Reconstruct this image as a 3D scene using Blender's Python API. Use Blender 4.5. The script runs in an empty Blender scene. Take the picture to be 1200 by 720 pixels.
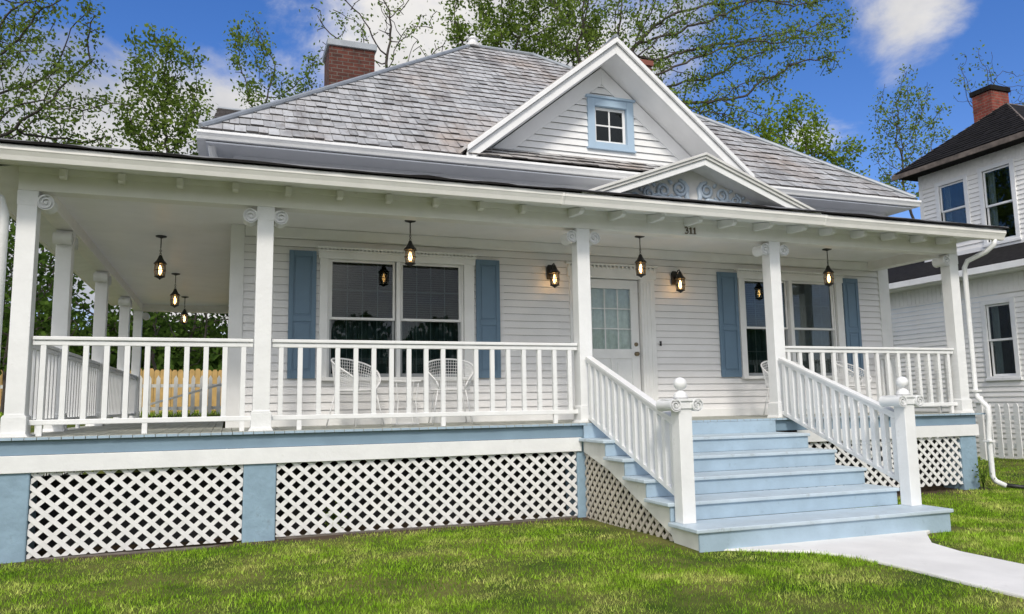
import bpy, bmesh, math, random
import numpy as np
from mathutils import Vector, Matrix
D = bpy.data
scene = bpy.context.scene
COL = scene.collection
R = math.radians
rnd = random.Random(7)

# ------------------------------------------------------------------ helpers
class MB:
    def __init__(s): s.v = []; s.f = []; s.lip = []
    def add(s, vs, fs):
        n = len(s.v); s.v += [tuple(p) for p in vs]; s.f += [tuple(i + n for i in f) for f in fs]; return s
    def box(s, x0, x1, y0, y1, z0, z1):
        return s.add([(x0,y0,z0),(x1,y0,z0),(x1,y1,z0),(x0,y1,z0),(x0,y0,z1),(x1,y0,z1),(x1,y1,z1),(x0,y1,z1)],
                     [(3,2,1,0),(4,5,6,7),(0,1,5,4),(1,2,6,5),(2,3,7,6),(3,0,4,7)])
    def prism(s, poly, axis, a, b):
        n = len(poly)
        m = {'x': lambda p, t: (t, p[0], p[1]), 'y': lambda p, t: (p[0], t, p[1]), 'z': lambda p, t: (p[0], p[1], t)}[axis]
        vs = [m(p, a) for p in poly] + [m(p, b) for p in poly]
        fs = [tuple(range(n-1, -1, -1)), tuple(range(n, 2*n))] + [(i, (i+1) % n, n+(i+1) % n, n+i) for i in range(n)]
        return s.add(vs, fs)
    def slab(s, pts, off):                      # planar polygon given thickness along vector off
        n = len(pts); off = Vector(off)
        vs = [tuple(p) for p in pts] + [tuple(Vector(p) + off) for p in pts]
        fs = [tuple(range(n-1, -1, -1)), tuple(range(n, 2*n))] + [(i, (i+1) % n, n+(i+1) % n, n+i) for i in range(n)]
        return s.add(vs, fs)
    def beam(s, p, q, w, h, up=(0,0,1)):        # bar from p to q, w sideways, h along up
        p, q = Vector(p), Vector(q); d = (q-p).normalized(); sd = d.cross(Vector(up)).normalized(); u = sd.cross(d)
        vs = []
        for c in (p, q):
            for a, b in ((-1,-1),(1,-1),(1,1),(-1,1)): vs.append(c + sd*(a*w/2) + u*(b*h/2))
        return s.add(vs, [(3,2,1,0),(4,5,6,7),(0,1,5,4),(1,2,6,5),(2,3,7,6),(3,0,4,7)])
    def tube(s, path, r, n=6, closed=False):
        P = [Vector(p) for p in path]; m = len(P)
        rs = r if isinstance(r, (list, tuple)) else [r]*m
        ref = None; rings = []
        for i in range(m):
            a = P[(i-1) % m] if (closed or i > 0) else P[i]; b = P[(i+1) % m] if (closed or i < m-1) else P[i]
            t = (b-a).normalized()
            if ref is None: ref = t.orthogonal().normalized()
            ref = (ref - t*ref.dot(t))
            ref = ref.normalized() if ref.length > 1e-6 else t.orthogonal().normalized()
            bi = t.cross(ref)
            rings.append([P[i] + (ref*math.cos(2*math.pi*k/n) + bi*math.sin(2*math.pi*k/n))*rs[i] for k in range(n)])
        vs = [p for rg in rings for p in rg]; fs = []
        for i in range(m if closed else m-1):
            j = (i+1) % m
            for k in range(n): fs.append((i*n+k, i*n+(k+1) % n, j*n+(k+1) % n, j*n+k))
        if not closed: fs += [tuple(range(n-1,-1,-1)), tuple((m-1)*n+k for k in range(n))]
        return s.add(vs, fs)
    def lathe(s, prof, c=(0,0,0), n=20, axis='z'):
        vs = []; fs = []
        for r, z in prof:
            for k in range(n):
                a = 2*math.pi*k/n; x, y = r*math.cos(a), r*math.sin(a)
                vs.append((c[0]+x, c[1]+y, c[2]+z) if axis == 'z' else (c[0]+x, c[1]+z, c[2]+y))
        for i in range(len(prof)-1):
            for k in range(n): fs.append((i*n+k, i*n+(k+1) % n, (i+1)*n+(k+1) % n, (i+1)*n+k))
        fs += [tuple(range(n-1,-1,-1)), tuple((len(prof)-1)*n+k for k in range(n))]
        return s.add(vs, fs)

WL = {}
def place(o, parent, loc):
    loc = Vector(loc); o.parent = parent
    o.location = loc - (WL[parent] if parent else Vector((0,0,0)))
    WL[o] = loc; COL.objects.link(o)
def mesh_obj(name, mb, mat, parent=None, loc=(0,0,0), bevel=0, smooth=False, recalc=True, label=None, lipmat=None):
    me = D.meshes.new(name); me.from_pydata(mb.v, [], mb.f)
    if recalc:
        bm = bmesh.new(); bm.from_mesh(me); bmesh.ops.recalc_face_normals(bm, faces=bm.faces); bm.to_mesh(me); bm.free()
    me.materials.append(mat)
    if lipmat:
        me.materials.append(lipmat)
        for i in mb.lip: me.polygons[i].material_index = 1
    if smooth: me.polygons.foreach_set('use_smooth', [True]*len(me.polygons))
    o = D.objects.new(name, me); place(o, parent, loc)
    if bevel:
        m = o.modifiers.new('edge', 'BEVEL'); m.width = bevel; m.segments = 2; m.limit_method = 'ANGLE'; m.angle_limit = R(40)
        m.use_clamp_overlap = True
    if label: o['label'] = label
    return o
def thing(name, label, cat, loc=(0,0,0), group=None, rotz=0):
    o = D.objects.new(name, None); o.empty_display_size = .2; place(o, None, loc); o.rotation_euler.z = rotz
    o['label'] = label; o['category'] = cat
    if group: o['group'] = group
    return o
def tag(o, label=None, cat=None, group=None, kind=None):
    for k, v in (('label', label), ('category', cat), ('group', group), ('kind', kind)):
        if v: o[k] = v
    return o
def copy_part(o, parent, loc):
    c = o.copy(); place(c, parent, loc)
    for ch in list(o.children):
        copy_part(ch, c, Vector(loc) + (WL[ch]-WL[o]))
    return c
def copy_thing(o, loc, label, rotz=None):
    c = o.copy(); place(c, None, loc); c['label'] = label
    if rotz is not None: c.rotation_euler.z = rotz
    for ch in list(o.children): copy_part(ch, c, Vector(loc) + (WL[ch]-WL[o]))
    return c
def clip_half(poly, a, b, c):                   # keep a*x+b*y<=c
    out = []
    for i in range(len(poly)):
        p, q = poly[i], poly[(i+1) % len(poly)]
        dp, dq = a*p[0]+b*p[1]-c, a*q[0]+b*q[1]-c
        if dp <= 0: out.append(p)
        if dp*dq < 0:
            t = dp/(dp-dq); out.append((p[0]+(q[0]-p[0])*t, p[1]+(q[1]-p[1])*t))
    return out
def clip_poly(poly, conv):
    area = sum(conv[i][0]*conv[(i+1) % len(conv)][1]-conv[(i+1) % len(conv)][0]*conv[i][1] for i in range(len(conv)))
    if area < 0: conv = conv[::-1]
    for i in range(len(conv)):
        p, q = conv[i], conv[(i+1) % len(conv)]
        a, b = q[1]-p[1], -(q[0]-p[0])
        poly = clip_half(poly, a, b, a*p[0]+b*p[1])
        if len(poly) < 3: return []
    return poly
def courses(mb, O, U, V, N, polys, exp, lift, tab=None, rng=None, v_off=0.0, thin=.002):
    """clapboards or shingles: sloped strips, each lapping the one below, real relief"""
    O, U, V, N = Vector(O), Vector(U), Vector(V), Vector(N)
    for poly in polys:
        vmin = min(p[1] for p in poly); vmax = max(p[1] for p in poly)
        k0 = int(math.floor((vmin-v_off)/exp)); k1 = int(math.ceil((vmax-v_off)/exp))
        for k in range(k0, k1):
            a, b = v_off+k*exp, v_off+(k+1)*exp
            band = clip_half(clip_half(poly, 0, -1, -a), 0, 1, b) if True else poly
            if len(band) < 3: continue
            umin = min(p[0] for p in band); umax = max(p[0] for p in band)
            cuts = [umin]
            if tab:
                u = umin - rng.uniform(0, tab)
                cuts = []
                while u < umax: cuts.append(u); u += tab*rng.uniform(.75, 1.25)
            cuts.append(umax)
            for i in range(len(cuts)-1):
                pc = band
                jit = 0; dl = 1
                if tab:
                    g = .0035
                    pc = clip_half(clip_half(band, -1, 0, -(cuts[i]+g)), 1, 0, cuts[i+1]-g)
                    jit = rng.uniform(-.024, .018); dl = rng.uniform(.7, 1.5)
                    if len(pc) < 3: continue
                vs = []
                for (u, v) in pc:
                    t = (v-a)/exp
                    vv = v+(jit*(1-t) if tab else 0)
                    vs.append(O + U*u + V*vv + N*(lift*dl*(1-t)+thin))
                n = len(vs); low = [j for j in range(n) if abs(pc[j][1]-a) < 1e-6]
                mb.add(vs, [tuple(range(n))])
                for j in range(n):
                    j2 = (j+1) % n
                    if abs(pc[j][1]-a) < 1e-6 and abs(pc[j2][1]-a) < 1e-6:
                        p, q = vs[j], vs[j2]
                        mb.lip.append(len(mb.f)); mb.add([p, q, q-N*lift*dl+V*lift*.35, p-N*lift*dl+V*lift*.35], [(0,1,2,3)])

# ------------------------------------------------------------------ materials
def M(name, col, rough=.55, var=.0, vscale=3, bump=0, bscale=60, spec=.5, metal=0, streak=None, coat=0):
    m = D.materials.new(name); m.use_nodes = True; nt = m.node_tree; b = nt.nodes['Principled BSDF']
    b.inputs['Base Color'].default_value = (*col, 1); b.inputs['Roughness'].default_value = rough
    b.inputs['Specular IOR Level'].default_value = spec; b.inputs['Metallic'].default_value = metal
    tc = nt.nodes.new('ShaderNodeTexCoord')
    if var or streak:
        n1 = nt.nodes.new('ShaderNodeTexNoise'); n1.inputs['Scale'].default_value = vscale; n1.inputs['Detail'].default_value = 6
        nt.links.new(tc.outputs['Object'], n1.inputs['Vector'])
        r = nt.nodes.new('ShaderNodeValToRGB'); r.color_ramp.elements[0].position = .3; r.color_ramp.elements[1].position = .7
        r.color_ramp.elements[0].color = (*[max(0, c*(1-var)) for c in col], 1); r.color_ramp.elements[1].color = (*[min(1, c*(1+var*.5)) for c in col], 1)
        nt.links.new(n1.outputs['Fac'], r.inputs['Fac']); out = r.outputs['Color']
        if streak:                               # blotchy dirt / wear with its own outline
            n2 = nt.nodes.new('ShaderNodeTexNoise'); n2.inputs['Scale'].default_value = streak[1]; n2.inputs['Detail'].default_value = 8; n2.inputs['Roughness'].default_value = .7
            nt.links.new(tc.outputs['Object'], n2.inputs['Vector'])
            mr = nt.nodes.new('ShaderNodeMapRange'); mr.inputs['From Min'].default_value = streak[2]; mr.inputs['From Max'].default_value = streak[2]+.12
            mr.inputs['To Max'].default_value = streak[3]
            nt.links.new(n2.outputs['Fac'], mr.inputs['Value'])
            mx = nt.nodes.new('ShaderNodeMixRGB'); mx.inputs['Color2'].default_value = (*streak[0], 1)
            nt.links.new(mr.outputs['Result'], mx.inputs['Fac']); nt.links.new(out, mx.inputs['Color1']); out = mx.outputs['Color']
        nt.links.new(out, b.inputs['Base Color'])
    if bump:
        n3 = nt.nodes.new('ShaderNodeTexNoise'); n3.inputs['Scale'].default_value = bscale; n3.inputs['Detail'].default_value = 5
        nt.links.new(tc.outputs['Object'], n3.inputs['Vector'])
        bp = nt.nodes.new('ShaderNodeBump'); bp.inputs['Strength'].default_value = bump; bp.inputs['Distance'].default_value = .01
        nt.links.new(n3.outputs['Fac'], bp.inputs['Height']); nt.links.new(bp.outputs['Normal'], b.inputs['Normal'])
    return m
WHITE = M('white_paint', (.78,.79,.79), .45, .06, 5, .25, 28, streak=((.50,.49,.44), 7, .62, .4))
TRIM = M('white_trim', (.80,.805,.80), .5, .07, 4, .15, 30, streak=((.42,.42,.34), 7, .64, .45))
BEAMW = M('cream_beam', (.81,.80,.76), .5, .06, 4, .12, 25, streak=((.45,.44,.33), 6, .62, .4))
SIDE = M('siding_white', (.79,.785,.785), .5, .05, 3, .1, 40, streak=((.55,.53,.52), 5, .64, .35))
NSIDE = M('siding_offwhite', (.83,.82,.79), .5, .05, 3)
LATT = M('lattice_white', (.76,.76,.755), .55, .08, 6, .15, 40, streak=((.40,.37,.30), 6, .63, .5))
LATD = M('lattice_beige', (.52,.48,.41), .65, .12, 6, .15, 40, streak=((.3,.27,.2), 9, .55, .6))  # darker and more beige than the front lattice
BLUE = M('blue_paint', (.20,.295,.38), .5, .08, 4, .15, 30, streak=((.17,.26,.33), 10, .64, .5))
STEP = M('pale_blue_paint', (.345,.455,.55), .5, .10, 5, .25, 30, streak=((.20,.25,.29), 11, .60, .5))
PIERB = M('pier_blue_parge', (.255,.37,.465), .8, .16, 5, .9, 14, streak=((.17,.22,.25), 5, .57, .6))
SHUT = M('shutter_blue', (.125,.205,.29), .45, .06, 5)
GFRAME = M('window_blue', (.36,.485,.61), .5, .05, 5)
TREAD = M('tread_paint', (.48,.57,.635), .45, .10, 5, .25, 30, streak=((.30,.33,.33), 9, .57, .6))
DECK = M('deck_board', (.40,.41,.36), .55, .14, 6, .15, 40, streak=((.25,.25,.21), 9, .6, .5))
CEIL = M('ceiling_paint', (.84,.84,.84), .4, .05, 3)
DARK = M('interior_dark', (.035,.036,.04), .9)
CURT = M('curtain_teal', (.13,.18,.18), .9, .2, 8)
SASH = M('sash_grey', (.30,.32,.33), .5)
GRID = M('grid_grey', (.34,.36,.36), .5)
METAL = M('black_metal', (.012,.011,.010), .45)
BRASS = M('aged_brass', (.22,.18,.12), .35, metal=.9)
WIRE = M('white_wire', (.78,.79,.8), .4)
BLACKR = M('black_shingle', (.017,.016,.016), .9, .4, 9, .5, 40, spec=.15)
DRAIN = M('drain_black', (.02,.02,.02), .5)
CONC = M('concrete', (.76,.75,.72), .85, .10, 2.5, .35, 60, streak=((.48,.46,.42), 3.5, .60, .4))
WOODF = M('yellow_pine', (.55,.36,.13), .7, .2, 5)
GREYF = M('grey_fence_wood', (.66,.66,.63), .7, .15, 6)
BARK = M('bark', (.06,.05,.042), .9, .35, 8, .6, 25)
NUM = M('house_number_bronze', (.10,.075,.04), .5)
SCROLL = M('scroll_blue_grey', (.42,.50,.58), .55, .1, 12)
GREYW = M('pediment_grey_paint', (.62,.62,.60), .55, .1, 5)
CAPM = M('ridge_metal', (.30,.33,.36), .5, .15, 6, metal=.2)
def add_boards(m, axis_scale, direction='X'):
    nt = m.node_tree; b = nt.nodes['Principled BSDF']
    tc = nt.nodes.new('ShaderNodeTexCoord'); w = nt.nodes.new('ShaderNodeTexWave'); w.bands_direction = direction; w.wave_profile = 'SAW'
    w.inputs['Scale'].default_value = axis_scale
    nt.links.new(tc.outputs['Object'], w.inputs['Vector'])
    mr = nt.nodes.new('ShaderNodeMapRange'); mr.inputs['From Max'].default_value = .12; nt.links.new(w.outputs['Fac'], mr.inputs['Value'])
    bp = nt.nodes.new('ShaderNodeBump'); bp.inputs['Strength'].default_value = .5; bp.inputs['Distance'].default_value = .01
    nt.links.new(mr.outputs['Result'], bp.inputs['Height']); nt.links.new(bp.outputs['Normal'], b.inputs['Normal'])
add_boards(CEIL, .314/.09, 'Y')
def brick_mat(name, c1, c2, mort, sc):
    m = D.materials.new(name); m.use_nodes = True; nt = m.node_tree; b = nt.nodes['Principled BSDF']; b.inputs['Roughness'].default_value = .9
    g = nt.nodes.new('ShaderNodeNewGeometry'); sx = nt.nodes.new('ShaderNodeSeparateXYZ'); nt.links.new(g.outputs['Position'], sx.inputs[0])
    ad = nt.nodes.new('ShaderNodeMath'); ad.operation = 'ADD'; nt.links.new(sx.outputs['X'], ad.inputs[0]); nt.links.new(sx.outputs['Y'], ad.inputs[1])
    cb = nt.nodes.new('ShaderNodeCombineXYZ'); nt.links.new(ad.outputs[0], cb.inputs['X']); nt.links.new(sx.outputs['Z'], cb.inputs['Y'])
    t = nt.nodes.new('ShaderNodeTexBrick'); t.inputs['Scale'].default_value = sc; t.inputs['Color1'].default_value = (*c1,1); t.inputs['Color2'].default_value = (*c2,1)
    t.inputs['Mortar'].default_value = (*mort,1); t.inputs['Mortar Size'].default_value = .018; t.inputs['Brick Width'].default_value = .42; t.inputs['Row Height'].default_value = .15
    t.inputs['Bias'].default_value = -.2
    nt.links.new(cb.outputs[0], t.inputs['Vector'])
    n = nt.nodes.new('ShaderNodeTexNoise'); n.inputs['Scale'].default_value = 6; n.inputs['Detail'].default_value = 6; nt.links.new(g.outputs['Position'], n.inputs['Vector'])
    mx = nt.nodes.new('ShaderNodeMixRGB'); mx.blend_type = 'MULTIPLY'; mx.inputs['Fac'].default_value = .6
    nt.links.new(t.outputs['Color'], mx.inputs['Color1']); r = nt.nodes.new('ShaderNodeValToRGB'); r.color_ramp.elements[0].position = .35; r.color_ramp.elements[0].color = (.3,.3,.3,1)
    r.color_ramp.elements[1].position = .6
    nt.links.new(n.outputs['Fac'], r.inputs['Fac']); nt.links.new(r.outputs['Color'], mx.inputs['Color2'])
    nt.links.new(mx.outputs['Color'], b.inputs['Base Color'])
    bp = nt.nodes.new('ShaderNodeBump'); bp.inputs['Strength'].default_value = .6; bp.inputs['Distance'].default_value = .01; bp.invert = True
    nt.links.new(t.outputs['Fac'], bp.inputs['Height']); nt.links.new(bp.outputs['Normal'], b.inputs['Normal'])
    return m
BRICK = brick_mat('red_brick', (.115,.032,.020), (.06,.019,.013), (.12,.095,.08), 2.0)
NBRICK = brick_mat('neighbour_brick', (.26,.055,.035), (.18,.035,.025), (.22,.13,.10), 2.0)
def slate_mat():
    m = D.materials.new('weathered_shingle'); m.use_nodes = True; nt = m.node_tree; b = nt.nodes['Principled BSDF']; b.inputs['Roughness'].default_value = .8
    g = nt.nodes.new('ShaderNodeNewGeometry')
    r = nt.nodes.new('ShaderNodeValToRGB'); e = r.color_ramp.elements
    e[0].position = 0; e[0].color = (.25,.26,.265,1); e[1].position = 1; e[1].color = (.45,.465,.475,1)
    k = e.new(.35); k.color = (.37,.38,.39,1); k = e.new(.7); k.color = (.42,.425,.43,1)
    nt.links.new(g.outputs['Random Per Island'], r.inputs['Fac'])
    def blot(sc, lo, hi, col, prev, amt, stretch=None):
        n = nt.nodes.new('ShaderNodeTexNoise'); n.inputs['Scale'].default_value = sc; n.inputs['Detail'].default_value = 8; n.inputs['Roughness'].default_value = .65
        if stretch:
            mp = nt.nodes.new('ShaderNodeMapping'); mp.inputs['Scale'].default_value = stretch; nt.links.new(g.outputs['Position'], mp.inputs['Vector']); nt.links.new(mp.outputs[0], n.inputs['Vector'])
        else: nt.links.new(g.outputs['Position'], n.inputs['Vector'])
        mr = nt.nodes.new('ShaderNodeMapRange'); mr.inputs['From Min'].default_value = lo; mr.inputs['From Max'].default_value = hi; mr.inputs['To Max'].default_value = amt
        nt.links.new(n.outputs['Fac'], mr.inputs['Value'])
        mx = nt.nodes.new('ShaderNodeMixRGB'); mx.inputs['Color2'].default_value = (*col,1); nt.links.new(mr.outputs['Result'], mx.inputs['Fac']); nt.links.new(prev, mx.inputs['Color1'])
        return mx.outputs['Color']
    c = blot(.55, .48, .68, (.36,.25,.17), r.outputs['Color'], .5, (1.3,1,.6))
    c = blot(1.1, .50, .66, (.16,.15,.15), c, .62, (2.2,.8,.5))
    c = blot(7, .52, .64, (.56,.575,.59), c, .5); c = blot(5, .55, .66, (.22,.20,.19), c, .55, (2.5,.8,.8))
    c = blot(14, .62, .72, (.17,.13,.10), c, .6)
    nt.links.new(c, b.inputs['Base Color'])
    n3 = nt.nodes.new('ShaderNodeTexNoise'); n3.inputs['Scale'].default_value = 40; nt.links.new(g.outputs['Position'], n3.inputs['Vector'])
    bp = nt.nodes.new('ShaderNodeBump'); bp.inputs['Strength'].default_value = .35; bp.inputs['Distance'].default_value = .01
    nt.links.new(n3.outputs['Fac'], bp.inputs['Height']); nt.links.new(bp.outputs['Normal'], b.inputs['Normal'])
    return m
SLATE = slate_mat()
def glass_mat(name, tint=(.75,.8,.8), base=.07):
    m = D.materials.new(name); m.use_nodes = True; nt = m.node_tree; nt.nodes.clear()
    o = nt.nodes.new('ShaderNodeOutputMaterial'); mx = nt.nodes.new('ShaderNodeMixShader'); t = nt.nodes.new('ShaderNodeBsdfTransparent'); g = nt.nodes.new('ShaderNodeBsdfGlossy')
    t.inputs['Color'].default_value = (*tint,1); g.inputs['Roughness'].default_value = .01
    f = nt.nodes.new('ShaderNodeFresnel'); f.inputs['IOR'].default_value = 1.55
    a = nt.nodes.new('ShaderNodeMath'); a.operation = 'MULTIPLY_ADD'; a.inputs[1].default_value = .75; a.inputs[2].default_value = base
    n = nt.nodes.new('ShaderNodeTexNoise'); n.inputs['Scale'].default_value = 1.6; bp = nt.nodes.new('ShaderNodeBump'); bp.inputs['Strength'].default_value = .03; bp.inputs['Distance'].default_value = .03
    tc = nt.nodes.new('ShaderNodeTexCoord'); nt.links.new(tc.outputs['Object'], n.inputs['Vector']); nt.links.new(n.outputs['Fac'], bp.inputs['Height'])
    nt.links.new(bp.outputs['Normal'], g.inputs['Normal'])
    nt.links.new(f.outputs[0], a.inputs[0]); nt.links.new(a.outputs[0], mx.inputs[0]); nt.links.new(t.outputs[0], mx.inputs[1]); nt.links.new(g.outputs[0], mx.inputs[2]); nt.links.new(mx.outputs[0], o.inputs[0])
    return m
GLASS = glass_mat('window_glass', (.62,.68,.68), .0)
LGLASS = glass_mat('lantern_glass', (.95,.85,.7), .02)
def emis(name, col, s):
    m = D.materials.new(name); m.use_nodes = True; b = m.node_tree.nodes['Principled BSDF']
    b.inputs['Base Color'].default_value = (*col,1); b.inputs['Emission Color'].default_value = (*col,1); b.inputs['Emission Strength'].default_value = s; return m
BULB = emis('warm_bulb', (1,.62,.25), 9)
def leaf_mat(name, c1, c2, trans=.35):
    m = D.materials.new(name); m.use_nodes = True; nt = m.node_tree; nt.nodes.clear()
    o = nt.nodes.new('ShaderNodeOutputMaterial'); mx = nt.nodes.new('ShaderNodeMixShader'); d = nt.nodes.new('ShaderNodeBsdfDiffuse'); t = nt.nodes.new('ShaderNodeBsdfTranslucent')
    g = nt.nodes.new('ShaderNodeNewGeometry'); n = nt.nodes.new('ShaderNodeTexNoise'); n.inputs['Scale'].default_value = 2.2; n.inputs['Detail'].default_value = 5; nt.links.new(g.outputs['Position'], n.inputs['Vector'])
    r = nt.nodes.new('ShaderNodeValToRGB'); r.color_ramp.elements[0].position = .32; r.color_ramp.elements[1].position = .68
    r.color_ramp.elements[0].color = (*c1,1); r.color_ramp.elements[1].color = (*c2,1); nt.links.new(n.outputs['Fac'], r.inputs['Fac'])
    nt.links.new(r.outputs['Color'], d.inputs['Color']); nt.links.new(r.outputs['Color'], t.inputs['Color'])
    mx.inputs[0].default_value = trans; nt.links.new(d.outputs[0], mx.inputs[1]); nt.links.new(t.outputs[0], mx.inputs[2]); nt.links.new(mx.outputs[0], o.inputs[0]); return m
LEAF = leaf_mat('spring_leaf', (.075,.13,.022), (.27,.37,.075), .5)
LEAFY = leaf_mat('bright_leaf', (.12,.20,.02), (.26,.36,.05), .45)
LEAFD = leaf_mat('dark_leaf', (.025,.055,.012), (.10,.17,.03), .4)
def grass_mat():
    m = D.materials.new('grass_blade'); m.use_nodes = True; nt = m.node_tree; nt.nodes.clear()
    o = nt.nodes.new('ShaderNodeOutputMaterial'); mx = nt.nodes.new('ShaderNodeMixShader'); d = nt.nodes.new('ShaderNodeBsdfDiffuse'); t = nt.nodes.new('ShaderNodeBsdfTranslucent')
    g = nt.nodes.new('ShaderNodeNewGeometry')
    n = nt.nodes.new('ShaderNodeTexNoise'); n.inputs['Scale'].default_value = 1.7; n.inputs['Detail'].default_value = 8; n.inputs['Roughness'].default_value = .72; nt.links.new(g.outputs['Position'], n.inputs['Vector'])
    r = nt.nodes.new('ShaderNodeValToRGB'); e = r.color_ramp.elements; e[0].position = .34; e[0].color = (.10,.225,.014,1); e[1].position = .64; e[1].color = (.54,.56,.17,1)
    k = e.new(.5); k.color = (.25,.40,.032,1)
    nt.links.new(n.outputs['Fac'], r.inputs['Fac'])
    hs = nt.nodes.new('ShaderNodeHueSaturation'); mr = nt.nodes.new('ShaderNodeMapRange'); mr.inputs['To Min'].default_value = .45; mr.inputs['To Max'].default_value = 2.1
    nt.links.new(g.outputs['Random Per Island'], mr.inputs['Value']); nt.links.new(mr.outputs['Result'], hs.inputs['Value']); nt.links.new(r.outputs['Color'], hs.inputs['Color'])
    nt.links.new(hs.outputs['Color'], d.inputs['Color']); nt.links.new(hs.outputs['Color'], t.inputs['Color'])
    mx.inputs[0].default_value = .45; nt.links.new(d.outputs[0], mx.inputs[1]); nt.links.new(t.outputs[0], mx.inputs[2]); nt.links.new(mx.outputs[0], o.inputs[0]); return m
GRASS = grass_mat()
def lawn_mat():
    m = D.materials.new('lawn_soil'); m.use_nodes = True; nt = m.node_tree; b = nt.nodes['Principled BSDF']; b.inputs['Roughness'].default_value = 1; b.inputs['Specular IOR Level'].default_value = .1
    g = nt.nodes.new('ShaderNodeNewGeometry')
    n = nt.nodes.new('ShaderNodeTexNoise'); n.inputs['Scale'].default_value = 1.1; n.inputs['Detail'].default_value = 9; n.inputs['Roughness'].default_value = .7; nt.links.new(g.outputs['Position'], n.inputs['Vector'])
    r = nt.nodes.new('ShaderNodeValToRGB'); e = r.color_ramp.elements; e[0].position = .38; e[0].color = (.04,.075,.010,1); e[1].position = .66; e[1].color = (.17,.16,.05,1)
    nt.links.new(n.outputs['Fac'], r.inputs['Fac'])
    # bare soil right along the foundation
    sx = nt.nodes.new('ShaderNodeSeparateXYZ'); nt.links.new(g.outputs['Position'], sx.inputs[0])
    n2 = nt.nodes.new('ShaderNodeTexNoise'); n2.inputs['Scale'].default_value = 4; nt.links.new(g.outputs['Position'], n2.inputs['Vector'])
    ma = nt.nodes.new('ShaderNodeMath'); ma.operation = 'MULTIPLY_ADD'; ma.inputs[1].default_value = .5; nt.links.new(n2.outputs['Fac'], ma.inputs[0]); nt.links.new(sx.outputs['Y'], ma.inputs[2])
    mr = nt.nodes.new('ShaderNodeMapRange'); mr.inputs['From Min'].default_value = -.12; mr.inputs['From Max'].default_value = .08; nt.links.new(ma.outputs[0], mr.inputs['Value'])
    mr2 = nt.nodes.new('ShaderNodeMapRange'); mr2.inputs['From Min'].default_value = 1.9; mr2.inputs['From Max'].default_value = 1.6; nt.links.new(sx.outputs['Y'], mr2.inputs['Value'])
    mm = nt.nodes.new('ShaderNodeMath'); mm.operation = 'MULTIPLY'; nt.links.new(mr.outputs[0], mm.inputs[0]); nt.links.new(mr2.outputs[0], mm.inputs[1])
    mr3 = nt.nodes.new('ShaderNodeMapRange'); mr3.inputs['From Min'].default_value = 12.4; mr3.inputs['From Max'].default_value = 12.2; nt.links.new(sx.outputs['X'], mr3.inputs['Value'])
    mm2 = nt.nodes.new('ShaderNodeMath'); mm2.operation = 'MULTIPLY'; nt.links.new(mm.outputs[0], mm2.inputs[0]); nt.links.new(mr3.outputs[0], mm2.inputs[1])
    mx = nt.nodes.new('ShaderNodeMixRGB'); mx.inputs['Color2'].default_value = (.085,.062,.042,1); nt.links.new(mm2.outputs[0], mx.inputs['Fac']); nt.links.new(r.outputs['Color'], mx.inputs['Color1'])
    nt.links.new(mx.outputs['Color'], b.inputs['Base Color']); return m
LAWN = lawn_mat()

# ------------------------------------------------------------------ ground
def sstep(a, b, x):
    t = np.clip((x-a)/(b-a), 0, 1); return t*t*(3-2*t)
def ground_z(x, y):
    x = np.asarray(x, float); y = np.asarray(y, float)
    z = -1.085 + .03*np.sin(x*.7+1)*np.sin(y*.9) + .012*np.sin(x*2.3)*np.sin(y*2.9+.5)
    z = z + 1.18*sstep(5.5, 11.5, y)*(1-sstep(30, 60, np.abs(x)))
    z = z - .05*sstep(-.5, .2, y)*(1-sstep(4, 6, y))*(x < 2)
    near = np.exp(-(((x-7.4)/1.8)**2+((y+4)/2.8)**2)); z = z*(1-near) + (-1.085)*near
    return z
gx = np.concatenate([np.linspace(-220,-8,14)[:-1], np.arange(-8, 22, .25), np.linspace(22, 240, 14)])
gy = np.concatenate([np.linspace(-120,-9,8)[:-1], np.arange(-9, 14, .25), np.linspace(14, 260, 16)])
X, Y = np.meshgrid(gx, gy); Z = ground_z(X, Y); nx, ny = len(gx), len(gy)
g = MB(); g.v = list(map(tuple, np.stack([X.ravel(), Y.ravel(), Z.ravel()], 1)))
g.f = [(j*nx+i, j*nx+i+1, (j+1)*nx+i+1, (j+1)*nx+i) for j in range(ny-1) for i in range(nx-1)]
lawn = mesh_obj('lawn_ground', g, LAWN, smooth=True, recalc=False); tag(lawn, kind='structure')
PATH_L = [(5.95,-2.38),(6.3,-2.55),(6.72,-2.82),(6.88,-3.15),(6.91,-3.7),(6.89,-4.3),(6.86,-9.6)]
PATH_R = [(8.92,-2.2),(8.36,-2.52),(7.95,-2.95),(7.83,-3.35),(7.81,-3.9),(7.81,-9.6)]
p = MB(); p.prism(PATH_L + PATH_R[::-1] , 'z', -1.16, -1.062)
tag(mesh_obj('path', p, CONC, bevel=.012), kind='structure')

p = MB(); p.box(-60, 70, -11.2, -9.62, -1.2, -1.055); tag(mesh_obj('sidewalk', p, CONC, bevel=.01), kind='structure')
p = MB(); p.box(-120, 120, -24, -13.2, -1.3, -1.075); tag(mesh_obj('street', p, M('asphalt', (.055,.055,.057), .9, .2, 6, .3, 60)), kind='structure')
p = MB(); p.box(-120, 120, -13.2, -13.04, -1.3, -.96); tag(mesh_obj('kerb', p, CONC, bevel=.015), kind='structure')

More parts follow.
